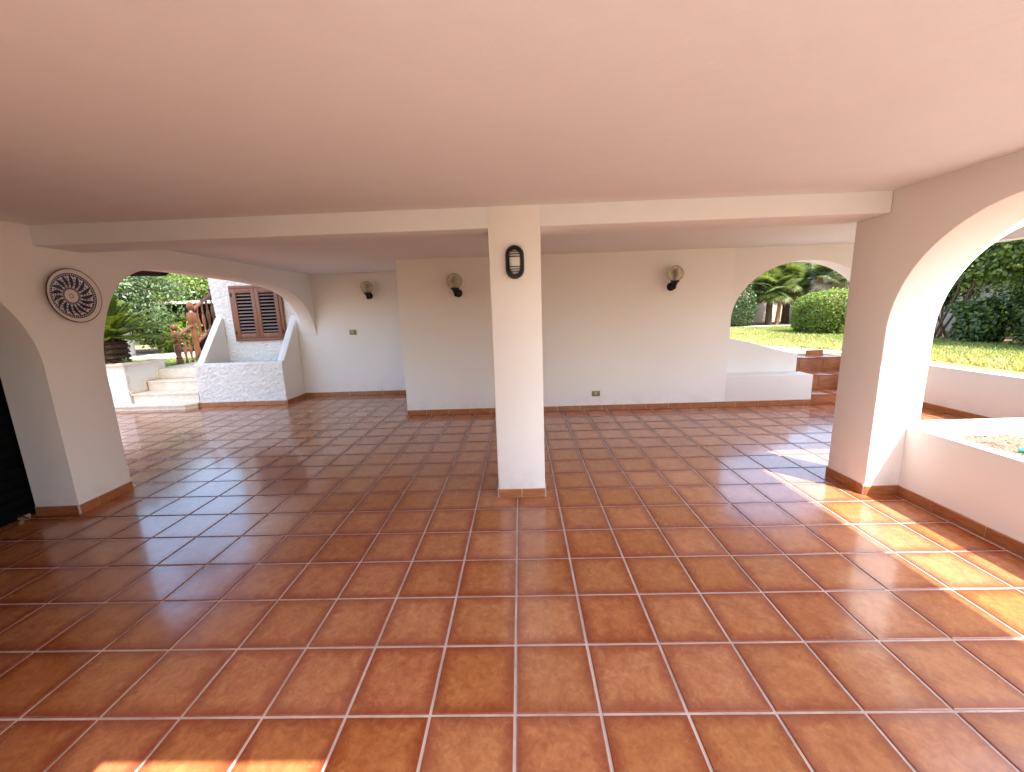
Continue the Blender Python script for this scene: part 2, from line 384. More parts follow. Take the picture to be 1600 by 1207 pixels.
# ------------------------------------------------------------------ floor with its tiles
floor = box('floor', M['grout'], (-9.5, 5.9, -3.4, 4.9, -0.12, -0.005)); tag(floor, None, None, None, 'structure')
def tile_bm(bm, cx, cy, dz=0.0, tilt=(0, 0)):
    h = T / 2 - 0.0062; c = 0.0035
    def P(x, y, z): return bm.verts.new((cx + x, cy + y, z + dz + tilt[0] * x + tilt[1] * y))
    lo = [P(a * h, b * h, -0.006) for a, b in ((-1, -1), (1, -1), (1, 1), (-1, 1))]
    mi = [P(a * h, b * h, -0.0022) for a, b in ((-1, -1), (1, -1), (1, 1), (-1, 1))]
    up = [P(a * (h - c), b * (h - c), 0) for a, b in ((-1, -1), (1, -1), (1, 1), (-1, 1))]
    bm.faces.new(up)
    for i in range(4):
        j = (i + 1) % 4; bm.faces.new((lo[i], lo[j], mi[j], mi[i])); bm.faces.new((mi[i], mi[j], up[j], up[i]))
bm = bmesh.new(); tile_bm(bm, 0, 0); tile_me = bpy.data.meshes.new('tile'); bm.normal_update(); bm.to_mesh(tile_me); bm.free(); tile_me.materials.append(M['tile'])
cells = []
camp = Vector((0.066, -3.0376, 1.5834))
for i in range(-28, 18):
    for j in range(-10, 15):
        cx, cy = (i + 0.5) * T, (j + 0.5) * T
        if cy > 3.25 and cx > -1.6: continue
        if cx > 5.75 or cy > 4.85: continue
        dx, dy = cx - camp.x, cy - camp.y
        vis = dy > 0.95 and abs(dx) < 1.36 * dy * 1.02 + 0.1
        hid = (cx > 3.35 and cy < 0.1) or (cx < -4.3 and cy < 0.6) or (cy > 3.1 and cx > -1.7)
        score = math.hypot(dx, dy) + (0 if vis else 100) + (50 if hid else 0)
        cells.append((score, cx, cy))
cells.sort()
bm = bmesh.new(); rt = random.Random(5)
for k, (s, cx, cy) in enumerate(cells):
    tl = (rt.uniform(-1, 1) * 0.0011, rt.uniform(-1, 1) * 0.0011)
    if k < 300:
        o = link('tile', tile_me, None, floor, (cx, cy, rt.uniform(-0.0003, 0.0003))); o.rotation_euler = (tl[0], tl[1], 0)
    else: tile_bm(bm, cx, cy, rt.uniform(-0.0003, 0.0003), tl)
tag(finish(bm, 'tile_field', M['tile'], floor), kind='stuff')

# skirting -----------------------------------------------------------------------------------
def skirt_piece(L, h=0.078, d=0.0105):
    bm = bmesh.new(); c = 0.004
    pr = [(0, 0), (d, 0), (d, h - c), (d - c, h), (0, h)]
    a = [bm.verts.new((0.0032, y, z)) for y, z in pr]; b = [bm.verts.new((L - 0.0032, y, z)) for y, z in pr]
    bm.faces.new(a); bm.faces.new(b[::-1])
    for i in range(5): bm.faces.new((a[i], b[i], b[(i + 1) % 5], a[(i + 1) % 5]))
    bmesh.ops.recalc_face_normals(bm, faces=bm.faces); bm.normal_update()
    me = bpy.data.meshes.new('skirting_tile'); bm.to_mesh(me); bm.free(); me.materials.append(M['skirt']); return me
SK = skirt_piece(T)
def skirting(p0, p1, parent, start=None, z=0.0):
    """pieces along p0 -> p1 on the left-hand side of the walking direction's right (outer normal = right of p0->p1)"""
    a = Vector((*p0, 0)); d = Vector((*p1, 0)) - a; Lt = d.length; d.normalize(); nrm = Vector((d.y, -d.x, 0))
    rz = math.atan2(-d.y, -d.x)      # local +y must point along nrm -> run backwards
    bm = bmesh.new(); bd = 0.0075
    q = [a + nrm * 0.0005, a + d * Lt + nrm * 0.0005, a + d * Lt + nrm * bd, a + nrm * bd]
    lo = [bm.verts.new((v.x, v.y, z + 0.001)) for v in q]; hi = [bm.verts.new((v.x, v.y, z + 0.082)) for v in q]
    bm.faces.new(hi); [bm.faces.new((lo[i], lo[(i + 1) % 4], hi[(i + 1) % 4], hi[i])) for i in range(4)]
    bmesh.ops.recalc_face_normals(bm, faces=bm.faces)
    finish(bm, 'skirting_grout', M['grout'], parent)
    s = 0.0; first = start if start else T
    k = 0
    while s < Lt - 0.02:
        L = min(first if k == 0 else T, Lt - s); e = a + d * (s + L)
        me = SK if abs(L - T) < 1e-4 else skirt_piece(L)
        o = link('skirting_tile', me, None, parent, (e.x + nrm.x * 0.001, e.y + nrm.y * 0.001, z + 0.002)); o.rotation_euler = (0, 0, rz)
        s += L; k += 1

# ------------------------------------------------------------------ the porch structure
CZ = 2.34
vert = lambda e: abs((e.verts[0].co - e.verts[1].co).normalized().z) > 0.9
# ceiling and the slab above it; unseen notch shaped for a sun patch
ceiling = prism('ceiling', M['ceil'], [(-4.3, -3.69), (-0.445, -3.69), (-0.445, -3.082), (0.505, -3.082), (0.505, -3.69), (3.395, -3.69), (3.395, -0.055), (6.25, -0.055), (6.25, 3.5), (3.3, 3.5), (3.3, 4.86), (-4.3, 4.86)], lambda u, v, w: (u, v, CZ + w), 0.02); tag(ceiling, None, None, None, 'structure')
def slab(b): return b
up = thing('upper_floor', 'concrete slab of the upper floor resting on the porch walls above the ceiling', 'upper floor', (0, 0, 2.36))
up.location = (0, 0, 0)
prism('slab', M['concrete'], [(-4.35, 4.86), (-4.35, -3.7), (-0.44, -3.7), (-0.44, -3.078), (0.5, -3.078), (0.5, -3.7), (3.40, -3.7), (3.40, 4.86)], lambda u, v, w: (u, v, CZ + 0.021 + w), 0.239, up)
box('slab', M['concrete'], (3.401, 6.3, -0.06, 3.6, CZ + 0.021, 2.60), up)

storey = box('shading_storey', M['building'], (-4.85, 3.15, -2.6, 4.80, 2.601, 6.2)); tag(storey, 'unseen upper storey added above the porch to shade the left steps', 'upper storey')  # unseen storey added to block sun from the steps on the left
# beam
beam = box('ceiling_beam', M['ceil'], (-3.9, 2.815, 0.19, 0.575, 2.185, CZ - 0.001), None, 0.012, lambda e: abs((e.verts[0].co - e.verts[1].co).normalized().x) > 0.9 and e.verts[0].co.z < 2.3)
tag(beam, 'long pale plastered beam crossing under the ceiling over the central pillar', 'beam')
# central pillar
pil = thing('pillar', 'square white free-standing pillar in the middle, carrying the black oval lamp', 'pillar', (0.038, 0.38, 0))
pil.location = (0, 0, 0)
box('shaft', M['wall'], (-0.160, 0.236, 0.187, 0.577, 0.0, CZ - 0.0005), pil, 0.010, vert)
skirting((-0.1605, 0.1868), (0.2365, 0.1868), pil, 0.198); skirting((0.2362, 0.187), (0.2362, 0.577), pil); skirting((-0.1602, 0.577), (-0.1602, 0.187), pil)

def arch_curve(d0, sgn, a, b, z0, n=22, d_end=None):
    """quarter ellipse from the springing (d=0) to the crown; returns (u, z)"""
    out = []
    for k in range(n + 1):
        th = math.pi / 2 * k / n
        out.append((d0 + sgn * a * (1 - math.cos(th)), z0 + b * math.sin(th)))
    return out
def full_arch(u0, u1, b, z0, n=22):
    a = abs(u1 - u0) / 2; s = 1 if u1 > u0 else -1
    L = arch_curve(u0, s, a, b, z0, n); Rr = arch_curve(u1, -s, a, b, z0, n)
    return L + Rr[::-1][1:]
# right arcade: wall x 2.82..3.178, opening y .1 .. -1.62, pier .1 .. .5, next pier and opening towards the camera
ar = thing('arcade_wall', 'white arcade wall on the sunny side with a tall arch open to the gravel planter', 'arcade wall')
out = [(0.505, 0), (0.505, CZ - 0.0005), (-3.2, CZ - 0.0005), (-3.2, 0), (-3.1, 0)]
poly = [(0.505, 0.0), (0.505, CZ - 0.0005), (-5.2, CZ - 0.0005), (-5.2, 0.0), (-4.2, 0.0)] + arch_curve(-4.2, 1, 0.86, 0.83, 1.3) + arch_curve(0.1, -1, 0.86, 0.83, 1.3)[::-1] + [(0.1, 0.0)]
prism('arch_wall', M['wall'], poly, lambda u, v, w: (2.82 + w, u, v), 0.358, ar, 0.010,
      lambda e: not (e.verts[0].co.z > 2.33 and e.verts[1].co.z > 2.33) and not (all(v.co.z < 1e-4 for v in e.verts)) and min(v.co.x for v in e.verts) < 3.17)
skirting((2.8195, 0.505), (2.8195, 0.1), ar); skirting((2.8195, 0.0995), (3.087, 0.0995), ar); skirting((3.178, 0.5055), (2.82, 0.5055), ar)
# wall facing the sun: arch from x=3.178, parapet below it
sw = thing('side_arch_wall', 'white outer wall with arch and low parapet beyond the right pillar', 'arch wall')
poly = [(3.1782, 1.3), (3.1782, CZ - 0.0005), (6.1, CZ - 0.0005), (6.1, 0.0), (5.0, 0.0)] + full_arch(5.0, 3.1784, 0.83, 1.3)[:-1]
prism('arch_wall', M['wall'], poly, lambda u, v, w: (u, 0.1 + w, v), 0.27, sw)
box('parapet', M['white'], (3.1785, 4.998, 0.102, 0.262, 0.0, 0.57), sw, 0.008, lambda e: e.verts[0].co.z > 0.5 and e.verts[1].co.z > 0.5 and abs((e.verts[0].co - e.verts[1].co).normalized().x) > 0.9)
skirting((4.99, 0.2625), (3.18, 0.2625), sw)
# low planter wall along the arcade
pw = thing('planter_wall', 'low white planter wall running from the right pillar towards the camera', 'low wall')
box('wall', M['white'], (3.087, 3.1775, -5.2, 0.0995, 0.0, 0.572), pw, 0.008, lambda e: e.verts[0].co.z > 0.5 and e.verts[1].co.z > 0.5)
skirting((3.0868, 0.0985), (3.0868, -4.0), pw, 0.30)
soil = box('planter_soil', M['soil'], (3.18, 7.0, -6, 0.100, 0.0, 0.485)); tag(soil, None, None, None, 'structure')
# outer low wall and beam of the side porch
ow = thing('low_wall', 'low white wall in shade at the lawn edge beyond the right arch', 'low wall')
box('wall', M['wall'], (5.80, 5.98, 0.371, 3.09, 0.0, 0.61), ow, 0.008, lambda e: e.verts[0].co.z > 0.5 and e.verts[1].co.z > 0.5)
skirting((5.7995, 3.08), (5.7995, 0.40), ow)
ob_ = box('edge_beam', M['ceil'], (5.80, 6.02, 0.371, 3.10, 2.19, CZ - 0.001), None, 0.008, lambda e: e.verts[0].co.z < 2.3 and e.verts[1].co.z < 2.3)
tag(ob_, 'pale beam at the outer edge of the porch roof seen through the right arch', 'beam')

# back wall with jog
bw = thing('back_wall', 'long white back wall with two globe lamps, low socket and a terracotta skirting', 'wall')
box('wall', M['wall'], (-1.736, 3.166, 3.08, 3.42, 0.0, CZ - 0.0005), bw, 0.008, lambda e: vert(e) and e.verts[0].co.y < 3.2)
box('low_ledge', M['white'], (3.1665, 4.455, 3.08, 3.40, 0.0, 0.462), bw, 0.008, lambda e: e.verts[0].co.z > 0.4 or e.verts[0].co.x > 4.4)
skirting((-1.7365, 3.0795), (4.46, 3.0795), bw, 0.30)
box('return_wall', M['wall'], (-1.736, -1.45, 3.421, 4.95, 0.0, CZ - 0.0005), bw)
skirting((-1.7365, 4.77), (-1.7365, 3.08), bw)
bw2 = thing('recessed_back_wall', 'recessed white wall at the far left with one globe lamp and brown switch', 'wall')
box('wall', M['wall'], (-4.24, -1.737, 4.77, 5.05, 0.0, CZ - 0.0005), bw2)
skirting((-4.24, 4.7695), (-1.737, 4.7695), bw2, 0.2)
# back arch wall right
ba = thing('garden_arch_wall', 'white wall with a wide arch over the terracotta steps to the lawn', 'arch wall')
poly = [(3.1668, 0.463), (3.1668, CZ - 0.0005), (6.1, CZ - 0.0005), (6.1, 0.0), (5.30, 0.0), (5.30, 1.3)] + full_arch(5.30, 3.180, 0.835, 1.3)[1:-1] + [(3.180, 1.3), (3.180, 0.463)]
prism('arch_wall', M['wall'], poly, lambda u, v, w: (u, 3.105 + w, v), 0.30, ba)
# sloped block behind the ledge
prism('retaining_block', M['white'], [(3.17, 0.0), (3.17, 1.04), (3.34, 1.015), (3.62, 0.955), (3.9, 0.875), (4.15, 0.80), (4.415, 0.745), (4.415, 0.0)], lambda u, v, w: (u, 3.405 + w, v), 0.5, ba, 0.02)

# terracotta steps on the right
st = thing('terracotta_steps', 'terracotta tiled steps rising through the right rear arch to the lawn', 'steps')
def step_run(x0, x1, y0, y1, z0, z1, root, n, first=True):
    box('step_core', M['grout'], (x0 + 0.004, x1 - 0.004, y0 + 0.006, y1, z0, z1 - 0.006), root)
    L = (x1 - x0) / n
    for k in range(n):
        box('riser_tile', M['skirt'], (x0 + k * L + 0.004, x0 + (k + 1) * L - 0.004, y0 - 0.004, y0 + 0.006, z0 + 0.004, z1 - 0.018), root, 0.002)
        box('tread_tile', M['tile'], (x0 + k * L + 0.004, x0 + (k + 1) * L - 0.004, y0 - 0.012, y1 - 0.004, z1 - 0.014, z1), root, 0.003)
step_run(4.47, 5.97, 3.085, 3.50, 0.0, 0.155, st, 4)
step_run(4.475, 5.97, 3.505, 3.92, 0.0, 0.378, st, 4)
step_run(4.42, 5.97, 3.925, 4.40, 0.0, 0.607, st, 4)
box('riser_tile', M['skirt'], (5.06, 5.35, 4.15, 4.17, 0.608, 0.70), st)

# left arcade: wall line leans slightly
A = Vector((-3.697, 0.06)); B = Vector((-3.871, 4.77)); dw = (B - A).normalized(); nw = Vector((-dw.y, dw.x))   # nw points to -x
def L3(u, v, w):    # u measured as world y
    t = (u - A.y) / dw.y; q = A + dw * t + nw * w; return (q.x, q.y, v)
def smooth_curve(P, n=4):
    out = []
    for i in range(len(P) - 1):
        p0, p1, p2, p3 = [Vector(P[max(0, min(len(P) - 1, i + k))]) for k in (-1, 0, 1, 2)]
        for s in range(n):
            t = s / n
            out.append(tuple(0.5 * ((2 * p1) + (p2 - p0) * t + (2 * p0 - 5 * p1 + 4 * p2 - p3) * t * t + (3 * p1 - p0 - 3 * p2 + p3) * t ** 3)))
    out.append(tuple(P[-1])); return out
la = thing('house_side_arcade', 'shaded white arcade wall on the left hung with the blue plate', 'arcade wall')
far = smooth_curve([(0.545, 1.16), (0.565, 1.352), (0.61, 1.52), (0.70, 1.73), (0.83, 1.92), (0.983, 2.03), (1.17, 2.095), (1.44, 2.122), (1.8, 2.127), (2.35, 2.118), (3.04, 2.10), (3.54, 2.062), (3.91, 2.0), (4.20, 1.905), (4.41, 1.79), (4.606, 1.602), (4.71, 1.41), (4.765, 1.20)])
ntest = lambda e: not all(v.co.z > 2.33 for v in e.verts) and not all(v.co.z < 1e-4 for v in e.verts)
nb = lambda e: ntest(e) and not (vert(e) and abs(e.verts[0].co.y - 0.545) < 0.03 and e.verts[0].co.z > 1.1) and max(v.co.y for v in e.verts) < 4.74
near = full_arch(0.06, -1.66, 0.83, 1.25)
nb2 = lambda e: ntest(e) and max(v.co.y for v in e.verts) < 4.74 and e.calc_length() < 1.3 and not (max(v.co.y for v in e.verts) < 0.56 and min(v.co.x * nw.x + v.co.y * nw.y - A.x * nw.x - A.y * nw.y for v in e.verts) > 0.2)
poly = [(0.545, 0.0)] + far + [(4.95, 1.20), (4.95, CZ - 0.0005), (-3.24, CZ - 0.0005), (-3.24, 0.0), (-1.66, 0.0)] + near[::-1] + [(0.06, 0.0)]
prism('arch_wall', M['wall'], poly, L3, 0.25, la, 0.010, nb2)
poly = [(0.545, 0.0), (0.545, CZ - 0.0005), (-3.24, CZ - 0.0005), (-3.24, 0.0), (-1.66, 0.0)] + near[::-1] + [(0.06, 0.0)]
prism('arch_wall', M['wall'], poly, lambda u, v, w: L3(u, v, w + 0.2502), 0.11, la)
def LP(y, w=-0.0005):
    q = L3(y, 0, w); return (q[0], q[1])
skirting(LP(0.06), LP(0.545), la, 0.155)
skirting(LP(0.0595, 0.36), LP(0.0595, 0.0), la, 0.2)
q = LP(0.5455, 0.36); skirting(LP(0.5455), q, la)

hw = box('light_block_wall', M['wall'], (-3.55, -0.62, -3.60, -3.30, 0.0, CZ - 0.0005)); tag(hw, 'unseen plain white wall added behind the camera to cut light on the left', 'wall')  # unseen, added to block light from behind on the left side
hb = box('shade_block', M['building'], (-3.66, -2.37, -3.299, -1.62, 0.0, CZ - 0.0005)); tag(hb, 'unseen solid block added left of the camera to keep light off the left pier', 'wall')  # unseen block added to darken the left pier and its jamb
# black slats stand in for the dark space beyond the near left arch
rs = thing('shade_slats', 'black horizontal slats standing in for the dark space beyond the arch at the left edge', 'shutter')
sx = -4.13
for k in range(26):
    z0 = 0.004 + k * 0.088
    bm = bmesh.new(); pr = [(0, z0), (0.012, z0 + 0.01), (0.02, z0 + 0.045), (0.012, z0 + 0.078), (0, z0 + 0.086), (-0.01, z0 + 0.086), (-0.01, z0)]
    a = [bm.verts.new((sx + p, -2.2, z)) for p, z in pr]; b = [bm.verts.new((sx + p, 0.30, z)) for p, z in pr]
    bm.faces.new(a); bm.faces.new(b[::-1]); [bm.faces.new((a[i], b[i], b[(i + 1) % 7], a[(i + 1) % 7])) for i in range(7)]
    bmesh.ops.recalc_face_normals(bm, faces=bm.faces); finish(bm, 'slat', M['darkslat'], rs, 40)
box('backing', M['darkslat'], (sx - 0.05, sx - 0.012, -2.3, 0.34, 0.0, 2.31), rs)

# ------------------------------------------------------------------ window light well with stucco front
lw = thing('stucco_planter', 'white stucco planter box with sloping side walls under the shuttered window', 'planter')
def stucco_panel(name, parent, x0, x1, z0, z1, y, mat, amp=0.012, step=0.0125, nrm=-1, shear=0.0):
    nx, nz = max(2, int((x1 - x0) / step)), max(2, int((z1 - z0) / step)); bm = bmesh.new(); g = []
    from mathutils import noise as mn
    for j in range(nz + 1):
        row = []
        for i in range(nx + 1):
            x = x0 + (x1 - x0) * i / nx + shear * (1 - i / nx) * (j / nz); z = z0 + (z1 - z0) * j / nz
            e = 0 if i in (0, nx) or j in (0, nz) else 1
            h = mn.noise(Vector((x * 16, y * 3, z * 18))) * 0.35 + mn.noise(Vector((x * 34, 5, z * 38))) * 0.55 + mn.noise(Vector((x * 62, 9, z * 66))) * 0.4
            row.append(bm.verts.new((x, y + nrm * amp * (0.2 + max(-0.4, h)) * e, z)))
        g.append(row)
    for j in range(nz):
        for i in range(nx): bm.faces.new((g[j][i], g[j][i + 1], g[j + 1][i + 1], g[j + 1][i]))
    # returns at the back so that the panel is solid
    back = [bm.verts.new((p.co.x, y + 0.06, p.co.z)) for p in (g[0][0], g[0][-1], g[-1][-1], g[-1][0])]
    bm.faces.new([g[0][i] for i in range(nx, -1, -1)] + [back[0], back[1]])
    bm.faces.new([g[-1][i] for i in range(nx + 1)] + [back[2], back[3]])
    bm.faces.new([g[j][0] for j in range(nz + 1)] + [back[3], back[0]]); bm.faces.new([g[j][-1] for j in range(nz, -1, -1)] + [back[1], back[2]])
    bm.faces.new(back)
    bmesh.ops.recalc_face_normals(bm, faces=bm.faces)
    return finish(bm, name, mat, parent, 60)
stucco_panel('front_panel', lw, -5.855, -4.245, 0.0, 0.778, 4.12, M['stucco'], 0.016)
box('rim', M['white'], (-5.72, -4.37, 4.125, 4.215, 0.779, 0.79), lw)
box('inner_front', M['white'], (-5.72, -4.37, 4.181, 4.215, 0.0, 0.778), lw)
box('well_soil', M['mulch'], (-5.72, -4.37, 4.216, 4.86, 0.0, 0.66), lw)
sidep = [(4.126, 0.0), (4.126, 0.79), (4.20, 0.805), (4.83, 1.60), (4.868, 1.60), (4.868, 0.0)]
prism('side_wall', M['white'], sidep, lambda u, v, w: (-5.855 + w, u, v), 0.13, lw, 0.008)
prism('side_wall', M['white'], sidep, lambda u, v, w: (-4.368 + w, u, v), 0.126, lw, 0.008)
skirting((-5.855, 4.1085), (-4.236, 4.1085), lw, 0.2); skirting((-4.2415, 4.12), (-4.2415, 4.77), lw)
# house wall behind it, leaning left edge
hs = thing('stucco_house', 'rough white stucco house corner with the louvred window, behind the planter', 'house')
prism('wall_core', M['building'], [(-5.80, 0.0), (-5.93, 2.34), (-6.05, 7.0), (-2.0, 7.0), (-2.0, 2.62), (-4.24, 2.62), (-4.24, 0.0)], lambda u, v, w: (u, 4.905 + w, v), 1.8, hs)
stucco_panel('stucco_face', hs, -5.815, -4.243, 0.60, 3.0, 4.87, M['stucco'], 0.016, shear=-0.12)
wz0, wz1, wx0, wx1 = 1.135, 2.19, -5.50, -4.50
wi = thing('shuttered_window', 'reddish brown wooden window with two louvred shutters in the stucco wall', 'window')
fy = 4.80
for b in ((wx0, wx1, wz1 - 0.055, wz1), (wx0, wx1, wz0, wz0 + 0.05), (wx0, wx0 + 0.055, wz0 + 0.0505, wz1 - 0.0555), (wx1 - 0.055, wx1, wz0 + 0.0505, wz1 - 0.0555)):
    box('frame', M['shutter'], (b[0], b[1], fy + 0.012, 4.90, b[2], b[3]), wi, 0.003)
box('gap_shade_panel', M['darkslat'], (wx0 + 0.05, wx1 - 0.05, 4.8435, 4.8465, wz0 + 0.04, wz1 - 0.04), wi)  # black sheet stands in for the shade behind the louvres
mid = (wx0 + wx1) / 2
for (a, b) in ((wx0 + 0.058, mid - 0.002), (mid + 0.002, wx1 - 0.058)):
    z0, z1 = wz0 + 0.053, wz1 - 0.058
    lf = box('shutter', M['shutter'], (a, a + 0.072, fy, 4.84, z0, z1), wi, 0.003)
    box('stile', M['shutter'], (b - 0.072, b, fy, 4.84, z0, z1), lf, 0.003)
    box('rail', M['shutter'], (a + 0.0725, b - 0.0725, fy + 0.001, 4.84, z1 - 0.085, z1), lf, 0.003)
    box('rail', M['shutter'], (a + 0.0725, b - 0.0725, fy + 0.001, 4.84, z0, z0 + 0.095), lf, 0.003)
    n = 12; zz0, zz1 = z0 + 0.10, z1 - 0.09
    for k in range(n):
        zc = zz0 + (zz1 - zz0) * (k + 0.5) / n
        bm = bmesh.new(); h = 0.0125
        pr = [(-0.014, zc - h), (0.0, zc - h - 0.004), (0.026, zc + h - 0.004), (0.012, zc + h)]
        va = [bm.verts.new((a + 0.071, fy + 0.016 + p, z)) for p, z in pr]; vb = [bm.verts.new((b - 0.071, fy + 0.016 + p, z)) for p, z in pr]
        bm.faces.new(va); bm.faces.new(vb[::-1]); [bm.faces.new((va[i], vb[i], vb[(i + 1) % 4], va[(i + 1) % 4])) for i in range(4)]
        bmesh.ops.recalc_face_normals(bm, faces=bm.faces); finish(bm, 'louvre', M['slat'], lf)
for (x, z) in ((wx0 + 0.04, 1.30), (wx0 + 0.04, 2.02), (wx1 - 0.04, 1.30), (wx1 - 0.04, 2.02)):
    box('hinge', M['iron'], (x - 0.012, x + 0.012, fy - 0.006, fy + 0.011, z - 0.035, z + 0.035), wi, 0.003)

# ------------------------------------------------------------------ marble steps on the left
ms = thing('marble_steps', 'cream marble steps climbing left of the stucco planter', 'steps')
def marble_step(x0, x1, y0, y1, z, zb, chamfer=0.0):
    P = [(x0, y0), (x1 - chamfer, y0), (x1, y0 + chamfer * 0.9), (x1, y1), (x0, y1)] if chamfer else [(x0, y0), (x1, y0), (x1, y1), (x0, y1)]
    prism('tread', M['marble'], P, lambda u, v, w: (u, v, z - 0.03 + w), 0.03, ms, 0.004)
    I = [(u + (0.02 if u == x0 else -0.025), v + (0.025 if v < y1 else 0)) for u, v in P]
    prism('riser', M['marble'], I, lambda u, v, w: (u, v, zb + w), z - 0.0305 - zb, ms)
marble_step(-7.9, -5.86, 3.93, 4.40, 0.09, 0.0, 0.14)
marble_step(-7.13, -5.86, 4.115, 4.75, 0.275, 0.0)
marble_step(-7.13, -5.86, 4.45, 5.1, 0.455, 0.0)
# landing
prism('landing', M['marble'], [(-7.2, 4.765), (-5.86, 4.765), (-5.86, 7.2), (-7.33, 7.2), (-7.33, 5.3)], lambda u, v, w: (u, v, 0.46 + w), 0.18, ms, 0.004)
# palm planter with its side wall, zigzag stringer and cap
pp = thing('palm_planter', 'white raised planter with a marble cap holding the sago palm', 'planter')
stucco_panel('front_panel', pp, -10.5, -7.135, 0.0, 0.80, 4.10, M['stucco'], 0.016, 0.02)
box('side_wall', M['white'], (-7.26, -7.131, 4.162, 4.95, 0.0, 0.80), pp)
box('back_wall', M['white'], (-10.5, -7.27, 4.85, 4.95, 0.0, 0.80), pp)
prism('cap', M['marble'], [(-10.55, 4.05), (-7.10, 4.05), (-7.08, 5.0), (-7.36, 5.0), (-7.36, 4.26), (-10.55, 4.26)], lambda u, v, w: (u, v, 0.801 + w), 0.034, pp, 0.006)
prism('stringer', M['marble'], [(4.11, 0.28), (4.11, 0.335), (4.40, 0.335), (4.40, 0.515), (4.72, 0.515), (4.72, 0.70), (4.86, 0.70), (4.86, 0.64), (4.77, 0.64), (4.77, 0.46), (4.45, 0.46), (4.45, 0.28)],
      lambda u, v, w: (-7.129 + w, u, v), 0.02, pp, 0.003)
box('bed_soil', M['mulch'], (-10.5, -7.27, 4.165, 4.849, 0.5, 0.79), pp)

# balustrade
def baluster_prof(h):
    P = [(0, 0), (0.030, 0), (0.030, 0.07), (0.020, 0.09), (0.024, 0.11), (0.015, 0.14), (0.022, 0.22), (0.034, 0.34), (0.037, 0.42), (0.026, 0.52), (0.016, 0.60), (0.024, 0.63), (0.016, 0.66), (0.019, 0.74), (0.028, 0.84), (0.028, 0.90), (0.018, 0.93), (0.022, 1.0), (0, 1.0)]
    return [(r, z * h) for r, z in P]
bl = thing('balustrade', 'orange varnished turned-wood stair balustrade between the marble landing and house corner', 'balustrade')
def newel(x, y, z0, z1, big=1.0):
    h = z1 - z0; r = 0.062 * big
    P = [(0, 0), (r, 0), (r, 0.10), (r * 0.8, 0.13), (r * 0.95, 0.16), (r * 0.72, 0.20), (r * 0.98, 0.34), (r * 0.9, 0.48), (r * 0.7, 0.53), (r * 0.98, 0.56), (r * 0.98, 0.585), (r * 0.75, 0.60)]
    o = lathe('newel_post', M['baluster'], [(a, b * h) for a, b in P] + [(0, 0.60 * h)], 20, bl, None, (x, y, z0))
    box('post_block', M['baluster'], (-r, r, -r, r, 0.605 * h, 0.80 * h), o, 0.008)
    lathe('ball', M['baluster'], [(r, 0.80 * h), (r * 0.6, 0.82 * h), (r * 0.5, 0.84 * h), (r * 0.95, 0.88 * h), (r * 1.1, 0.92 * h), (r * 0.85, 0.97 * h), (0, h)], 20, o)
newel(-7.37, 5.60, 0.64, 1.50, 1.05)
newel(-7.34, 6.10, 0.72, 1.99, 1.05)
for (y, z0, zt) in ((5.78, 0.64, 1.27), (5.93, 0.64, 1.35)): lathe('baluster', M['baluster'], baluster_prof(zt - z0), 14, bl, None, (-7.36, y, z0))
for k in range(7):
    y = 6.28 + k * 0.16; z0 = 1.05 + (y - 6.1) * 0.6
    lathe('baluster', M['baluster'], baluster_prof(0.80), 14, bl, None, (-7.34, y, z0))
def rail(p, q):
    a, b = Vector(p), Vector(q); bm = bmesh.new(); pr = [(-0.03, -0.03), (0.03, -0.03), (0.036, 0.01), (0.022, 0.03), (-0.022, 0.03), (-0.036, 0.01)]
    va = [bm.verts.new(a + Vector((x, 0, z))) for x, z in pr]; vb = [bm.verts.new(b + Vector((x, 0, z))) for x, z in pr]
    bm.faces.new(va); bm.faces.new(vb[::-1]); [bm.faces.new((va[i], vb[i], vb[(i + 1) % 6], va[(i + 1) % 6])) for i in range(6)]
    bmesh.ops.recalc_face_normals(bm, faces=bm.faces); finish(bm, 'handrail', M['baluster'], bl)
rail((-7.36, 5.64, 1.24), (-7.35, 6.05, 1.45)); rail((-7.34, 6.15, 1.80), (-7.34, 7.5, 2.60))
rail((-7.34, 6.15, 1.08), (-7.34, 7.5, 1.88))
gs = thing('garden_stair', 'white outside stair climbing behind the wooden balustrade', 'stair')
for k in range(8):
    box('step', M['marble'], (-7.27, -5.95, 6.25 + k * 0.28, 6.55 + k * 0.28, 0.641, 0.82 + k * 0.17), gs)

# dark wooden beam end hanging outside the left arch
wb = thing('wooden_rafter', 'dark brown wooden rafter end showing at the crown of the left arch', 'rafter')
prism('rafter', M['darkwood'], [(-5.35, 2.36), (-5.35, 2.20), (-4.80, 2.185), (-4.745, 2.215), (-4.745, 2.25), (-4.72, 2.36)], lambda u, v, w: (u, 2.55 + w, v), 0.09, wb, 0.006)

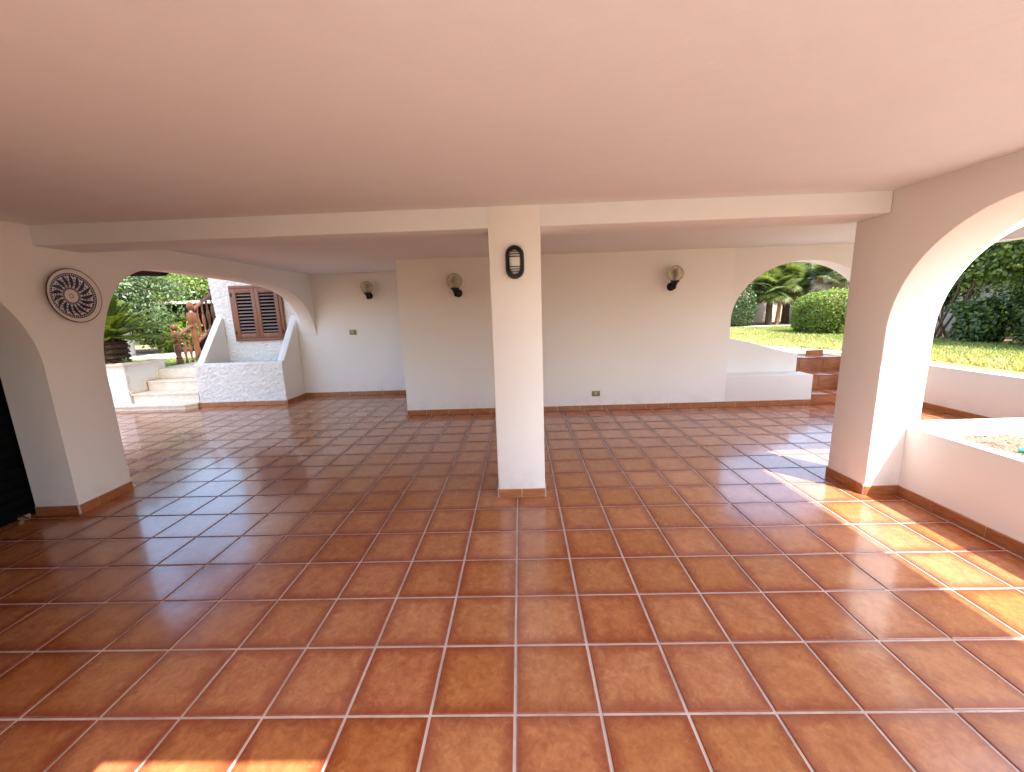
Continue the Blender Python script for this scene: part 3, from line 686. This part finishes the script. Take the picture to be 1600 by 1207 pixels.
# ------------------------------------------------------------------ lamps, switches, plate
def globe_lamp(loc, wall_y, plate, label):
    t = thing('globe_lamp', label, 'wall lamp', (plate[0], wall_y, plate[1]), 'globe lamps on the back walls')
    gx, gy, gz = loc[0] - plate[0], loc[1] - wall_y, loc[2] - plate[1]
    r = 0.112
    prof = [(0.045, -0.103)] + [(r * math.sin(R(a)), -r * math.cos(R(a))) for a in range(28, 180, 8)] + [(0, r)]
    prof = [(0.048, -0.098), (0.052, -0.1)] + [(r * math.sin(R(a)), -r * math.cos(R(a))) for a in range(30, 180, 8)] + [(0, r)]
    lathe('glass_globe', M['globe'], prof, 40, t, None, (gx, gy, gz))
    lathe('bulb', M['glass'], [(0, -0.08), (0.016, -0.08), (0.018, -0.04), (0.034, 0.0), (0.036, 0.02), (0.026, 0.045), (0, 0.055)], 16, t, None, (gx, gy, gz))
    lathe('collar', M['black'], [(0, -0.155), (0.030, -0.155), (0.036, -0.13), (0.060, -0.112), (0.064, -0.094), (0.05, -0.092), (0, -0.10)], 24, t, None, (gx, gy, gz))
    lathe('wall_plate', M['black'], [(0, 0.0), (0.060, 0.0), (0.060, 0.012), (0.045, 0.032), (0.025, 0.042), (0, 0.044)], 24, t, Matrix.Rotation(R(90), 4, 'X'))
    tube_obj('arm', M['black'], [(0, -0.03, 0), (gx * 0.3, gy * 0.45, -0.012), (gx * 0.75, gy * 0.85, gz - 0.19), (gx, gy, gz - 0.14)], [0.024, 0.024, 0.026, 0.026], t, 12)
globe_lamp((2.262, 2.90, 1.994), 3.0795, (2.272, 1.823), 'globe wall lamp on the back wall right of the pillar, above the low socket')
globe_lamp((-0.855, 2.90, 1.998), 3.0795, (-0.835, 1.838), 'globe wall lamp on the back wall just left of the central pillar')
globe_lamp((-2.745, 4.59, 2.062), 4.7695, (-2.77, 1.915), 'globe wall lamp in the recess at the far left, farthest from the camera')

bh = thing('bulkhead_lamp', 'black oval bulkhead lamp with guard bars high on the central pillar', 'wall lamp', (0.0365, 0.1865, 1.931))
def stadium(w, h, n=14):
    r = w / 2; s = h / 2 - r
    return [(r * math.cos(math.pi * k / n), s + r * math.sin(math.pi * k / n)) for k in range(n + 1)] + [(-r * math.cos(math.pi * k / n), -s - r * math.sin(math.pi * k / n)) for k in range(n + 1)]
def stad_loft(name, mat, rings, parent, closed=True):
    bm = bmesh.new(); rr = []
    for (w, h, y) in rings: rr.append([bm.verts.new((x, y, z)) for x, z in stadium(w, h)])
    for a, b in zip(rr, rr[1:]):
        n = len(a)
        for k in range(n): bm.faces.new((a[k], a[(k + 1) % n], b[(k + 1) % n], b[k]))
    if closed: bm.faces.new(rr[-1]); bm.faces.new(rr[0][::-1])
    bmesh.ops.recalc_face_normals(bm, faces=bm.faces)
    return finish(bm, name, mat, parent, 45)
stad_loft('backplate', M['black'], [(0.142, 0.246, 0.0), (0.142, 0.246, -0.02), (0.135, 0.238, -0.028)], bh)
stad_loft('rim', M['black'], [(0.140, 0.243, -0.027), (0.136, 0.240, -0.050), (0.122, 0.226, -0.060), (0.098, 0.190, -0.062), (0.088, 0.180, -0.050), (0.088, 0.180, -0.028)], bh, False)
stad_loft('glass_dome', M['glass'], [(0.086, 0.178, -0.029), (0.084, 0.176, -0.046), (0.070, 0.160, -0.056), (0.04, 0.13, -0.060)], bh)
for z in (0.073, 0.055, 0.037, -0.037, -0.055, -0.073):
    tube_obj('guard_bar', M['black'], [(-0.052, -0.052, z), (-0.045, -0.068, z), (0, -0.073, z), (0.045, -0.068, z), (0.052, -0.052, z)], 0.0036, bh, 6)

def switch(x, y, z, w, h, label, name='switch_plate', cat='switch'):
    t = thing(name, label, cat, (x, y, z))
    box('cover', M['brass'], (-w / 2, w / 2, -0.010, 0, -h / 2, h / 2), t, 0.003)
    box('rocker', M['rocker'], (-0.014, 0.014, -0.014, -0.0101, -0.02, 0.02), t, 0.002)
    return t
switch(-3.163, 4.7695, 1.242, 0.135, 0.095, 'brown light switch plate on the recessed wall below the farthest globe lamp')
switch(1.192, 3.0795, 0.266, 0.125, 0.085, 'brown power socket low on the back wall right of the pillar', 'power_socket', 'socket')

# plate on the left pier
q = L3(0.37, 1.812, -0.012)
pl = thing('decorative_plate', 'round ceramic plate with blue radial pattern hung on the left pier', 'plate', q)
ang = math.atan2(-nw.y, -nw.x)
axm = Matrix.Rotation(ang, 4, 'Z') @ Matrix.Rotation(R(90), 4, 'Y')
pd = lathe('dish', M['plate'], [(0, 0.008), (0.06, 0.009), (0.13, 0.016), (0.19, 0.034), (0.217, 0.046), (0.222, 0.044), (0.222, 0.040), (0.19, 0.026), (0.13, 0.006), (0.06, 0.0), (0, 0.0)], 64, pl)
pd.rotation_euler = axm.to_euler()

# ------------------------------------------------------------------ garden: ground, path, lawn
GZ = 0.60
def sheet(name, mat, polys, z, kind='structure'):
    bm = bmesh.new()
    for P in polys: bm.faces.new([bm.verts.new((x, y, z)) for x, y in P])
    bm.normal_update(); [f.normal_flip() for f in bm.faces if f.normal.z < 0]
    return tag(finish(bm, name, mat), kind=kind)
def rect(a, b, c, d): return [(a, c), (b, c), (b, d), (a, d)]
sheet('ground', M['ground'], [rect(5.981, 300, -6.0, 300), rect(-300, -7.34, 4.951, 300), rect(-7.34, 5.981, 3.921, 300) if False else rect(4.42, 5.981, 4.40, 300), rect(-1.4, 4.42, 3.92, 300), rect(-7.34, -1.4, 6.71, 300),
                             rect(-300, -10.5, -300, 4.951), rect(-10.5, 300, -300, -6.2), rect(7.0, 300, -6.2, -6.0)], GZ)
rng2 = np.random.default_rng(3)
sheet('path', M['path'], [[(4.42, 3.92), (4.42, 4.41), (5.06, 4.41), (5.98, 3.42), (6.3, 3.42), (6.1, 4.6), (5.4, 6.1), (5.0, 7.4), (2.0, 8.2), (2.0, 3.93)], rect(0.0, 14.5, 12.2, 13.3), rect(-22, -8.9, 6.9, 9.4)], GZ + 0.006)
sheet('flower_bed', M['mulch'], [rect(0.0, 15, 13.3, 15.6), [(8.75, -2), (9.9, -2), (10.9, 8.4), (9.55, 8.4)]], GZ + 0.010)
def grass(name, label, n, xr, yr, mat, keep, h=(0.03, 0.075)):
    x = rng2.uniform(*xr, n); y = rng2.uniform(*yr, n); k = keep(x, y); x, y = x[k], y[k]; n = len(x)
    hh = rng2.uniform(*h, n); a = rng2.uniform(0, 6.28, n); w = 0.006 + 0.0012 * np.hypot(x, y + 3)
    lx, ly = rng2.normal(0, 0.5, n) * hh, rng2.normal(0, 0.5, n) * hh
    z = np.full(n, GZ)
    V = np.stack([np.stack([x - np.cos(a) * w, y - np.sin(a) * w, z], 1), np.stack([x + np.cos(a) * w, y + np.sin(a) * w, z], 1), np.stack([x + lx, y + ly, z + hh], 1)], 1).reshape(-1, 3)
    o = link(name, quads_mesh(name, V, tone=rng2.uniform(0, 1, n), k=3), mat)
    return tag(o, label, 'grass', None, 'stuff')
def path_curve(x, y):
    return (y > 12.2) & (y < 13.3) | ((x < np.interp(y, [3.4, 4.6, 6.1, 7.4, 9, 12.2], [6.3, 6.1, 5.4, 5.0, 5.2, 6.2])))
lawn_keep = lambda x, y: (rng2.uniform(0, 1, len(x)) < 0.62 + 0.45 * np.sin(x * 2.7 + 1.3 * np.sin(y * 1.9)) * np.sin(y * 2.3 + 1.7 * np.sin(x * 1.3))) & (~path_curve(x, y)) & (x < 9.0 + 0.1 * y) & (x > 0.55 * y - 1.5)
grass('grass', 'green lawn grass beyond the steps and the low wall', 170000, (5.2, 10.5), (1.0, 12.2), M['grass'], lambda x, y: lawn_keep(x, y) & (rng2.uniform(0, 1, len(x)) < np.clip(0.35 + 0.5 * np.sin(x * 1.3 + y * 0.7) * 0.6 + (x - 6.2) * 0.28, 0.12, 1)))
grass('dry_grass', 'straw coloured dry grass at the near edge of the lawn', 120000, (5.2, 10.5), (1.0, 12.2), M['drygrass'], lambda x, y: lawn_keep(x, y) & (rng2.uniform(0, 1, len(x)) < np.clip(1.0 - (x - 6.0) * 0.42, 0.12, 1)))
grass('short_grass', 'patch of green grass beside the marble landing', 30000, (-9.8, -7.38), (5.0, 6.9), M['grass'], lambda x, y: x > -14)
sheet('horizon_hedge_soil', M['mulch'], [rect(-22, -8.0, 9.4, 11)], GZ + 0.010)

# garden walls
gw = thing('garden_wall', 'weathered beige garden wall with flaked patches behind the bougainvillea', 'wall')
prism('wall', M['gwall'], [(9.75, -4.0), (9.95, -4.0), (13.15, 16.0), (12.9, 16.0)], lambda u, v, w: (u, v, GZ + w), 1.9, gw, 0.02)
gw2 = thing('garden_wall', 'pale beige garden wall at the far end behind the fan palms', 'wall')
prism('wall', M['gwall'], [(-2.0, 15.8), (12.85, 15.8), (12.85, 16.0), (-2.0, 16.0)], lambda u, v, w: (u, v, GZ + w), 1.5, gw2, 0.02)
gw3 = thing('garden_wall', 'short bright white garden wall seen right of the sago palm trunk', 'wall')
prism('wall', M['white'], [(-14.2, 8.6), (-11.35, 8.55), (-11.35, 8.75), (-14.2, 8.8)], lambda u, v, w: (u, v, GZ + w), 1.05, gw3, 0.02)

# ------------------------------------------------------------------ plants
def foliage_mesh(name, P, N, L, W, mat, parent, droop=0.3, jit=0.9, kind=None):
    V = leaf_quads(P, N, L, W, droop, jit)
    cz = rng.uniform(0, 1, len(P))
    o = link(name, quads_mesh(name, V, tone=cz), mat, parent)
    if kind: o['kind'] = kind
    return o
def clumps(center, rad, nclump, per, cr, shell=0.55, flat=1.0):
    """clump centres fill an uneven ellipsoid; leaves fill each clump"""
    d = sphere_pts(nclump); r = (shell + (1 - shell) * rng.uniform(0, 1, (nclump, 1))) * rng.uniform(0.82, 1.12, (nclump, 1))
    C = np.array(center) + d * r * np.array(rad)
    crr = cr * rng.uniform(0.55, 1.35, (nclump, 1, 1))
    dd = sphere_pts(nclump * per).reshape(nclump, per, 3); rr = rng.uniform(0.25, 1, (nclump, per, 1)) ** 0.6
    P = C[:, None, :] + dd * rr * crr * np.array([1, 1, flat])
    N = dd + np.array([0, 0, 0.7]) + d[:, None, :] * 0.5
    return P.reshape(-1, 3), N.reshape(-1, 3)
def tree(name, label, base, trunk_h, lean, crown_c, rad, nclump, per, cr, leaf, mat, bark='bark', tr=0.13, group=None, limbs=5, drop=0.3):
    t = thing(name, label, 'tree' if 'tree' in name else 'shrub', base, group)
    b = Vector(base); c = Vector(crown_c) - b
    top = Vector((lean[0], lean[1], trunk_h))
    bm = bmesh.new(); tube(bm, [(0, 0, -0.05), top * 0.35 + Vector((0.05, 0.03, 0)), top * 0.7 - Vector((0.04, 0, 0)), top], [tr * 1.25, tr, tr * 0.85, tr * 0.7], 10)
    finish(bm, 'trunk', M[bark], t, 60)
    for k in range(limbs):
        a = k * 2.4 + rng.uniform(0, 1); tip = c + Vector((math.cos(a) * rad[0] * 0.7, math.sin(a) * rad[1] * 0.7, rng.uniform(-0.2, 0.5) * rad[2]))
        mid_ = top.lerp(tip, 0.5) + Vector((0, 0, 0.12 * rad[2]))
        tube_obj('limb', M[bark], [top * 0.93, mid_, tip], [tr * 0.55, tr * 0.35, tr * 0.12], t, 7)
    P, N = clumps(c, rad, nclump, per, cr)
    foliage_mesh('crown', P, N, leaf[0], leaf[1], M[mat], t, drop)
    return t
def clipped(name, label, c, rad, n, leaf, mat, power=2.6, group=None):
    """clipped hedge ball: leaves on a superellipsoid shell, uneven"""
    t = thing(name, label, 'hedge', (c[0], c[1], GZ), group)
    d = sphere_pts(n); s = (np.abs(d / 1.0) ** power).sum(1) ** (-1 / power)
    r = s * (1 - rng.uniform(0, 1, n) ** 2 * 0.16) * (1 + 0.03 * np.sin(d[:, 0] * 9) * np.sin(d[:, 2] * 11 + d[:, 1] * 7)) + rng.exponential(0.018, n)
    P = d * r[:, None] * np.array(rad) + np.array([0, 0, c[2] - GZ]); k = P[:, 2] > 0.03
    foliage_mesh('foliage', P[k], d[k], leaf[0], leaf[1], M[mat], t, 0.0, 0.75)
    bm = bmesh.new(); bmesh.ops.create_icosphere(bm, subdivisions=3, radius=1.0)
    for v in bm.verts:
        q_ = v.co.normalized(); sc = (abs(q_.x) ** power + abs(q_.y) ** power + abs(q_.z) ** power) ** (-1 / power) * 0.86
        v.co = Vector((q_.x * rad[0] * sc, q_.y * rad[1] * sc, max(0.02, q_.z * rad[2] * sc + c[2] - GZ)))
    finish(bm, 'inner_twigs', M['twig'], t, 80)
    for k_ in range(3): tube_obj('stem', M['bark'], [(0.1 * k_ - 0.1, 0.05 * k_, -0.03), (0.12 * k_ - 0.12, 0, 0.5)], 0.03, t, 6)
    return t
clipped('hedge_ball', 'bright green clipped round hedge on the lawn behind the terracotta steps', (9.1, 8.75, 1.12), (0.98, 0.98, 0.66), 16000, (0.08, 0.048), 'leafy', 3.6)
clipped('hedge_ball', 'dark clipped round hedge at the left edge of the rear arch', (8.45, 13.7, 1.35), (0.88, 0.8, 0.92), 15000, (0.075, 0.045), 'leafd')

# sago palm in the planter
def frond_mesh(L, nl, ll, lift, sag, seed):
    rr = np.random.default_rng(seed); V = []; tone = []
    def rach(t): return np.array([L * t * math.cos(lift) , 0, L * (t * math.sin(lift) - sag * t * t)])
    for i in range(12):
        a, b = rach(i / 12), rach((i + 1) / 12); w = 0.012 * (1 - i / 14)
        V += [a + [0, -w, 0], b + [0, -w, 0], b + [0, w, 0], a + [0, w, 0]]; tone.append(0.9)
        V += [a + [0, 0, -w], b + [0, 0, -w], b + [0, 0, w], a + [0, 0, w]]; tone.append(0.9)
    for i in range(nl):
        t = 0.12 + 0.87 * i / (nl - 1); p = rach(t); tg = rach(min(1, t + 0.02)) - rach(t - 0.02); tg /= np.linalg.norm(tg)
        l = ll * (math.sin(math.pi * (0.12 + 0.85 * t)) ** 0.6) * rr.uniform(0.85, 1.1)
        for s in (-1, 1):
            d = tg * rr.uniform(0.45, 0.75) + np.array([0, s, 0]) * 0.85 + np.array([0, 0, rr.uniform(0.1, 0.4)]); d /= np.linalg.norm(d)
            w = tg * 0.013
            V += [p - w, p + d * l * 0.5 - w * 1.1 + [0, 0, 0.0], p + d * l + [0, 0, -0.02], p + d * l * 0.5 + w * 1.1]; tone.append(rr.uniform(0.1, 0.9))
    return quads_mesh('frond', np.array(V), tone=np.array(tone))
sp_ = thing('sago_palm', 'sago palm with arching feather fronds on a dark shaggy trunk in the planter', 'palm', (-7.74, 4.53, 0.79))
prof = [(0, 0)]
for k in range(9): prof += [(0.225 + 0.03 * (k % 2), 0.05 * k), (0.255 + 0.02 * ((k + 1) % 2), 0.05 * k + 0.025)]
lathe('trunk', M['palmbark'], prof + [(0.12, 0.48), (0, 0.5)], 20, sp_)
bm = bmesh.new()
for k in range(150):
    a = rng.uniform(0, 6.28); z = rng.uniform(0.02, 0.46); u = Vector((math.cos(a), math.sin(a), 0)); v = Vector((-u.y, u.x, 0)); p = u * 0.23 + Vector((0, 0, z))
    q = [bm.verts.new(p - v * 0.03), bm.verts.new(p + v * 0.03), bm.verts.new(p + u * rng.uniform(0.05, 0.1) + Vector((0, 0, 0.05)))]; bm.faces.new(q)
tag(finish(bm, 'leaf_bases', M['palmbark'], sp_), kind='stuff')
fm = [frond_mesh(1.15, 46, 0.17, R(a), s, k) for k, (a, s) in enumerate(((80, 0.20), (66, 0.30), (48, 0.34), (28, 0.30), (10, 0.18)))]
for k in range(84):
    lv = min(4, int(k / 84 * 5)); o = link('frond', fm[lv], M['frond'], sp_, (0, 0, 0.46))
    s = rng.uniform(0.88, 1.14); o.scale = (s, s, s); o.rotation_euler = (rng.uniform(-0.12, 0.12), rng.uniform(-0.1, 0.1), k * 2.39996 + rng.uniform(-0.15, 0.15))

# fan palms / dracaena-like palms in the far bed
def fan_mesh(seed, L=0.6, n=30):
    rr = np.random.default_rng(seed); V = []; tone = []
    for i in range(n):
        a = R(-125 + 250 * i / (n - 1)) ; d = np.array([math.cos(a), math.sin(a), -0.12 - 0.1 * abs(math.sin(a))]); d /= np.linalg.norm(d)
        s = np.array([-d[1], d[0], 0]); l = L * rr.uniform(0.85, 1.05); w = 0.027
        m_ = d * l * 0.55; tip = d * l + np.array([0, 0, -0.12 * l])
        V += [np.zeros(3), m_ + s * w, tip, m_ - s * w]; tone.append(rr.uniform(0, 1))
    for q_ in (0.01,):
        V += [np.array([-0.7, -q_, -0.02]), np.array([0, -q_, 0]), np.array([0, q_, 0]), np.array([-0.7, q_, -0.02])]; tone.append(0.9)
    V = np.array(V); V[:, 0] += 0.7
    return quads_mesh('fan_leaf', V, tone=np.array(tone))
fans = [fan_mesh(s) for s in (1, 2)]
fans_dry = [fans[0].copy()]
def fan_palm(label, base, h, tr, bark, nleaf, scale, dry=0, lean=(0, 0)):
    t = thing('fan_palm', label, 'palm', base, 'fan palms in the far bed')
    tube_obj('trunk', M[bark], [(0, 0, -0.03), (lean[0] * 0.4, lean[1] * 0.4, h * 0.4), (lean[0], lean[1], h)], [tr * 1.2, tr, tr * 1.05], t, 10)
    for k in range(nleaf):
        el = R(80 - 125 * (k / nleaf) + rng.uniform(-12, 12)); az = k * 2.4 + rng.uniform(-0.2, 0.2); dr = k >= nleaf - dry
        o = link('fan_leaf', fans_dry[0] if dr else fans[k % 2], M['straw'] if dr else M['fan'], t, (lean[0], lean[1], h))
        s = scale * rng.uniform(0.8, 1.15); o.scale = (s, s, s)
        o.rotation_euler = (Matrix.Rotation(az, 4, 'Z') @ Matrix.Rotation(-el, 4, 'Y') @ Matrix.Rotation(rng.uniform(-0.5, 0.5), 4, 'X')).to_euler()
fan_palm('dark trunked fan palm nearest the left of the group in the rear arch', (10.05, 13.7, GZ), 1.45, 0.11, 'palmbark', 60, 0.72, 0)
fan_palm('slender reddish trunked palm between the two dark palms in the rear arch', (10.45, 13.8, GZ), 1.75, 0.07, 'redbark', 60, 0.70, 0, (0.12, 0))
fan_palm('rearmost shaggy fan palm with dark trunk beside the garden wall', (11.15, 14.4, GZ), 1.5, 0.13, 'palmbark', 60, 0.85, 6)
fan_palm('fan palm hung with pale dried fronds behind the bright hedge', (12.2, 13.2, GZ), 1.75, 0.10, 'redbark', 60, 0.85, 22)

# bougainvillea masses on the side wall
def bush(name, label, base, center, rad, nclump, per, cr, leaf, mat, flowers=0, fc=None, cat='shrub', stems=5):
    t = thing(name, label, cat, base)
    b = np.array(base); P, N = clumps(np.array(center) - b, rad, nclump, per, cr, 0.35)
    k = P[:, 2] > 0.02; P, N = P[k], N[k]
    sel = rng.uniform(0, 1, len(P)) < 0.22
    foliage_mesh('foliage', P[~sel], N[~sel], leaf[0], leaf[1], M[mat], t, 0.4)
    foliage_mesh('highlight_leaves', P[sel] * np.array([1.03, 1.03, 1.04]), N[sel], leaf[0] * 0.9, leaf[1] * 0.9, M['leafy'], t, 0.2)  # lighter leaf colour put in as highlights over the mass
    for s in range(stems):
        c = Vector(center) - Vector(base) + Vector((rng.normal(0, 0.3) * rad[0], rng.normal(0, 0.5) * rad[1], 0))
        tube_obj('stem', M['bark'], [(rng.uniform(-.2, .2), rng.uniform(-.3, .3), -0.03), c * 0.5 + Vector((rng.uniform(-.2, .2), 0, 0.1)), c], [0.028, 0.02, 0.009], t, 7)
    if flowers:
        sel = P[rng.choice(len(P), flowers, replace=False)] if fc is None else np.array(fc) - b + rng.normal(0, 0.13, (flowers, 3))
        V = leaf_quads(sel, np.tile([[-0.6, -0.6, 0.4]], (len(sel), 1)), 0.06, 0.055, 0, 0.7)
        o = link('blossom', quads_mesh('blossom', V, tone=rng.uniform(0, 1, len(sel))), M['petal'], t); o['kind'] = 'stuff'
    return t
bush('bougainvillea', 'large dark bougainvillea with a magenta flower cluster spilling over the garden wall', (9.35, 6.0, GZ), (9.5, 5.0, 2.42), (0.75, 1.6, 0.72), 170, 130, 0.34, (0.085, 0.055), 'leafm', 150, (9.05, 5.95, 2.12))
bush('bougainvillea', 'low drooping bougainvillea mass near the lawn at the right frame edge', (9.5, 4.1, GZ), (9.3, 3.85, 1.45), (0.7, 0.95, 0.85), 110, 130, 0.30, (0.085, 0.055), 'leafd')
bush('creeper', 'reddish leaved creeper hanging on the flaked garden wall by the arch edge', (9.75, 6.9, GZ), (9.65, 6.45, 1.75), (0.2, 0.3, 0.45), 26, 90, 0.2, (0.08, 0.05), 'leafd', 90)
bush('shrub', 'dark leaning shrub at the foot of the garden wall with bare stems', (9.3, 5.9, GZ), (9.2, 5.25, 1.05), (0.35, 0.5, 0.42), 45, 130, 0.22, (0.10, 0.06), 'leafd')

G1 = 'trees beyond the far garden wall'
tree('broadleaf_tree', 'broad green tree above the fan palms, centre of the rear arch', (11.0, 18.0, GZ), 1.9, (0.1, 0.1), (11.0, 17.6, 3.1), (2.6, 1.6, 1.5), 170, 150, 0.5, (0.14, 0.085), 'leafm', group=G1)
tree('broadleaf_tree', 'dense tree behind the bright clipped hedge at the right of the rear arch', (15.0, 17.6, GZ), 1.7, (0, 0), (15.0, 17.0, 3.0), (2.4, 1.8, 1.6), 170, 150, 0.5, (0.13, 0.08), 'leafb', group=G1)
tree('broadleaf_tree', 'dark tree over the dark clipped hedge at the left of the rear arch', (7.6, 17.4, GZ), 1.8, (0, 0), (7.7, 17.0, 2.9), (2.2, 1.5, 1.5), 150, 150, 0.5, (0.13, 0.08), 'leafd', group=G1)
tree('broadleaf_tree', 'tall tree rising behind the bougainvillea and garden wall', (13.2, 7.4, GZ), 2.0, (0, 0), (12.4, 7.2, 2.6), (1.4, 3.0, 1.2), 200, 150, 0.5, (0.12, 0.075), 'leafm')
tree('broadleaf_tree', 'yellowish tree behind the garden wall at the right frame edge', (13.4, 2.6, GZ), 2.0, (0, 0), (12.4, 2.6, 2.6), (1.4, 2.6, 1.2), 150, 150, 0.5, (0.12, 0.075), 'leafy')
# left garden
tree('broadleaf_tree', 'pale blue-green leaved tree behind the sago palm', (-12.6, 8.6, GZ), 1.3, (0.2, 0), (-12.0, 8.4, 2.4), (2.3, 1.5, 1.5), 190, 150, 0.45, (0.12, 0.05), 'leafb', drop=0.8)
tree('leafy_shrub', 'yellow-green sunlit bush above the garden shelter roof', (-11.6, 11.6, GZ), 1.4, (0, 0), (-11.4, 11.4, 2.75), (1.9, 1.0, 0.75), 110, 130, 0.36, (0.12, 0.06), 'leafy')
tree('leafy_shrub', 'light green bush under the palm fronds left of the newel post', (-11.2, 9.6, GZ), 0.5, (0, 0), (-10.9, 9.5, 1.45), (1.15, 0.6, 0.8), 70, 130, 0.28, (0.11, 0.06), 'leafy', tr=0.05)
tree('broadleaf_tree', 'dark thin tree with sky gaps beside the stucco house corner', (-10.2, 13.5, GZ), 3.0, (0.2, 0), (-9.6, 13.4, 3.6), (2.0, 1.2, 0.9), 50, 60, 0.42, (0.13, 0.04), 'leafd', tr=0.1)
tree('broadleaf_tree', 'large green tree far behind the garden shelter', (-17.5, 14.0, GZ), 2.0, (0, 0), (-17.3, 13.6, 3.3), (3.0, 1.8, 1.7), 170, 140, 0.6, (0.16, 0.09), 'leafm')
tree('leafy_shrub', 'dark green hedge bush in the shade under the garden shelter', (-9.9, 11.2, GZ), 0.5, (0, 0), (-9.8, 11.0, 1.5), (1.6, 0.6, 0.95), 100, 140, 0.32, (0.11, 0.06), 'leafd', tr=0.05)
sh = thing('garden_shelter', 'flat thin roofed garden shelter standing behind the wooden balustrade', 'shelter')
box('roof', M['concrete'], (-10.75, -7.9, 9.0, 10.6, 2.05, 2.13), sh, 0.01)
for (x, y) in ((-10.6, 10.4), (-8.1, 9.2), (-8.1, 10.4)): box('post', M['darkwood'], (x - 0.05, x + 0.05, y - 0.05, y + 0.05, GZ, 2.049), sh)
box('shade_backdrop', M['darkwood'], (-10.2, -8.2, 9.60, 9.64, GZ, 2.04), sh)  # dark sheet added to stand in for shade under the roof
tube_obj('pipe', M['white'], [(-9.42, 8.4, 0), (-9.42, 8.4, 0)], 0.01) if False else None

# small succulents on the planter, twigs, hose end
def rosette(label, loc, s, n=16, mat='leafb'):
    t = thing('succulent', label, 'plant', loc); V = []; tn = []
    for k in range(n):
        a = k * 2.4; e = R(20 + 50 * k / n); d = np.array([math.cos(a) * math.cos(e), math.sin(a) * math.cos(e), math.sin(e)]); w = np.array([-math.sin(a), math.cos(a), 0]) * 0.18 * s
        V += [np.zeros(3), d * s * 0.55 + w, d * s, d * s * 0.55 - w]; tn.append(rng.uniform(0.3, 1))
    link('leaf_rosette', quads_mesh('leaf_rosette', np.array(V), tone=np.array(tn)), M[mat], t)
rosette('small pale succulent with upright pointed leaves on the planter cap corner', (-7.42, 4.45, 0.79), 0.16, 18)
rosette('pale grey succulent at the foot of the sago palm', (-8.05, 4.28, 0.79), 0.15, 18)
rosette('low flat succulent near the marble cap, right of the sago trunk', (-7.62, 4.34, 0.79), 0.10, 14, 'leafy')
tw = bmesh.new()
for k in range(60):
    x, y = rng.uniform(3.25, 4.6), rng.uniform(-1.3, 0.05); a = rng.uniform(0, 3.14); l = rng.uniform(0.03, 0.12)
    tube(tw, [(x, y, 0.488), (x + math.cos(a) * l, y + math.sin(a) * l, 0.488 + rng.uniform(0, 0.02))], 0.0025, 4)
tag(finish(tw, 'twigs', M['twig']), 'dry twigs scattered over the gravel in the planter', 'twigs', None, 'stuff')
st_ = bmesh.new()
for k in range(900):
    x, y = rng.uniform(3.2, 5.0), rng.uniform(-1.8, 0.08); s = rng.uniform(0.006, 0.018)
    bmesh.ops.create_icosphere(st_, subdivisions=1, radius=s, matrix=Matrix.Translation((x, y, 0.486)) @ Matrix.Diagonal((1, rng.uniform(.6, 1), 0.6, 1)))
tag(finish(st_, 'gravel', M['soil'], None, 60), 'loose pinkish gravel and dry clods in the planter', 'gravel', None, 'stuff')
hz = thing('hose_connector', 'teal plastic hose connector lying on the planter gravel', 'hose connector', (3.53, -0.31, 0.505))
lathe('body', M['hose'], [(0, -0.04), (0.014, -0.04), (0.016, -0.01), (0.020, -0.008), (0.020, 0.012), (0.012, 0.016), (0.012, 0.04), (0, 0.04)], 16, hz, Matrix.Rotation(R(90), 4, 'X') @ Matrix.Rotation(R(50), 4, 'Y'))
tube_obj('nozzle', M['hose'], [(0.03, 0.0, 0.0), (0.07, 0.02, 0.0)], 0.007, hz, 8)
# dry leaves by the dark arch
lf = thing('leaf_litter', 'few crumpled dry leaves on the tiles by the black slats', 'leaves', (-4.05, 0.0, 0.0), None, 'stuff')
P = np.stack([rng.uniform(-0.15, 0.12, 14), rng.uniform(-0.1, 0.05, 14), rng.uniform(0.008, 0.03, 14)], 1)
link('leaves', quads_mesh('leaves', leaf_quads(P, np.tile([[0, 0, 1.0]], (14, 1)), 0.06, 0.035, 0, 0.5), tone=rng.uniform(0, 1, 14)), M['straw'], lf)
# unseen pale ground behind the camera, added to bounce neutral light into the porch
sheet('bounce_paving', M['path'], [rect(-10.5, 7.0, -6.2, -3.401)], -0.002)
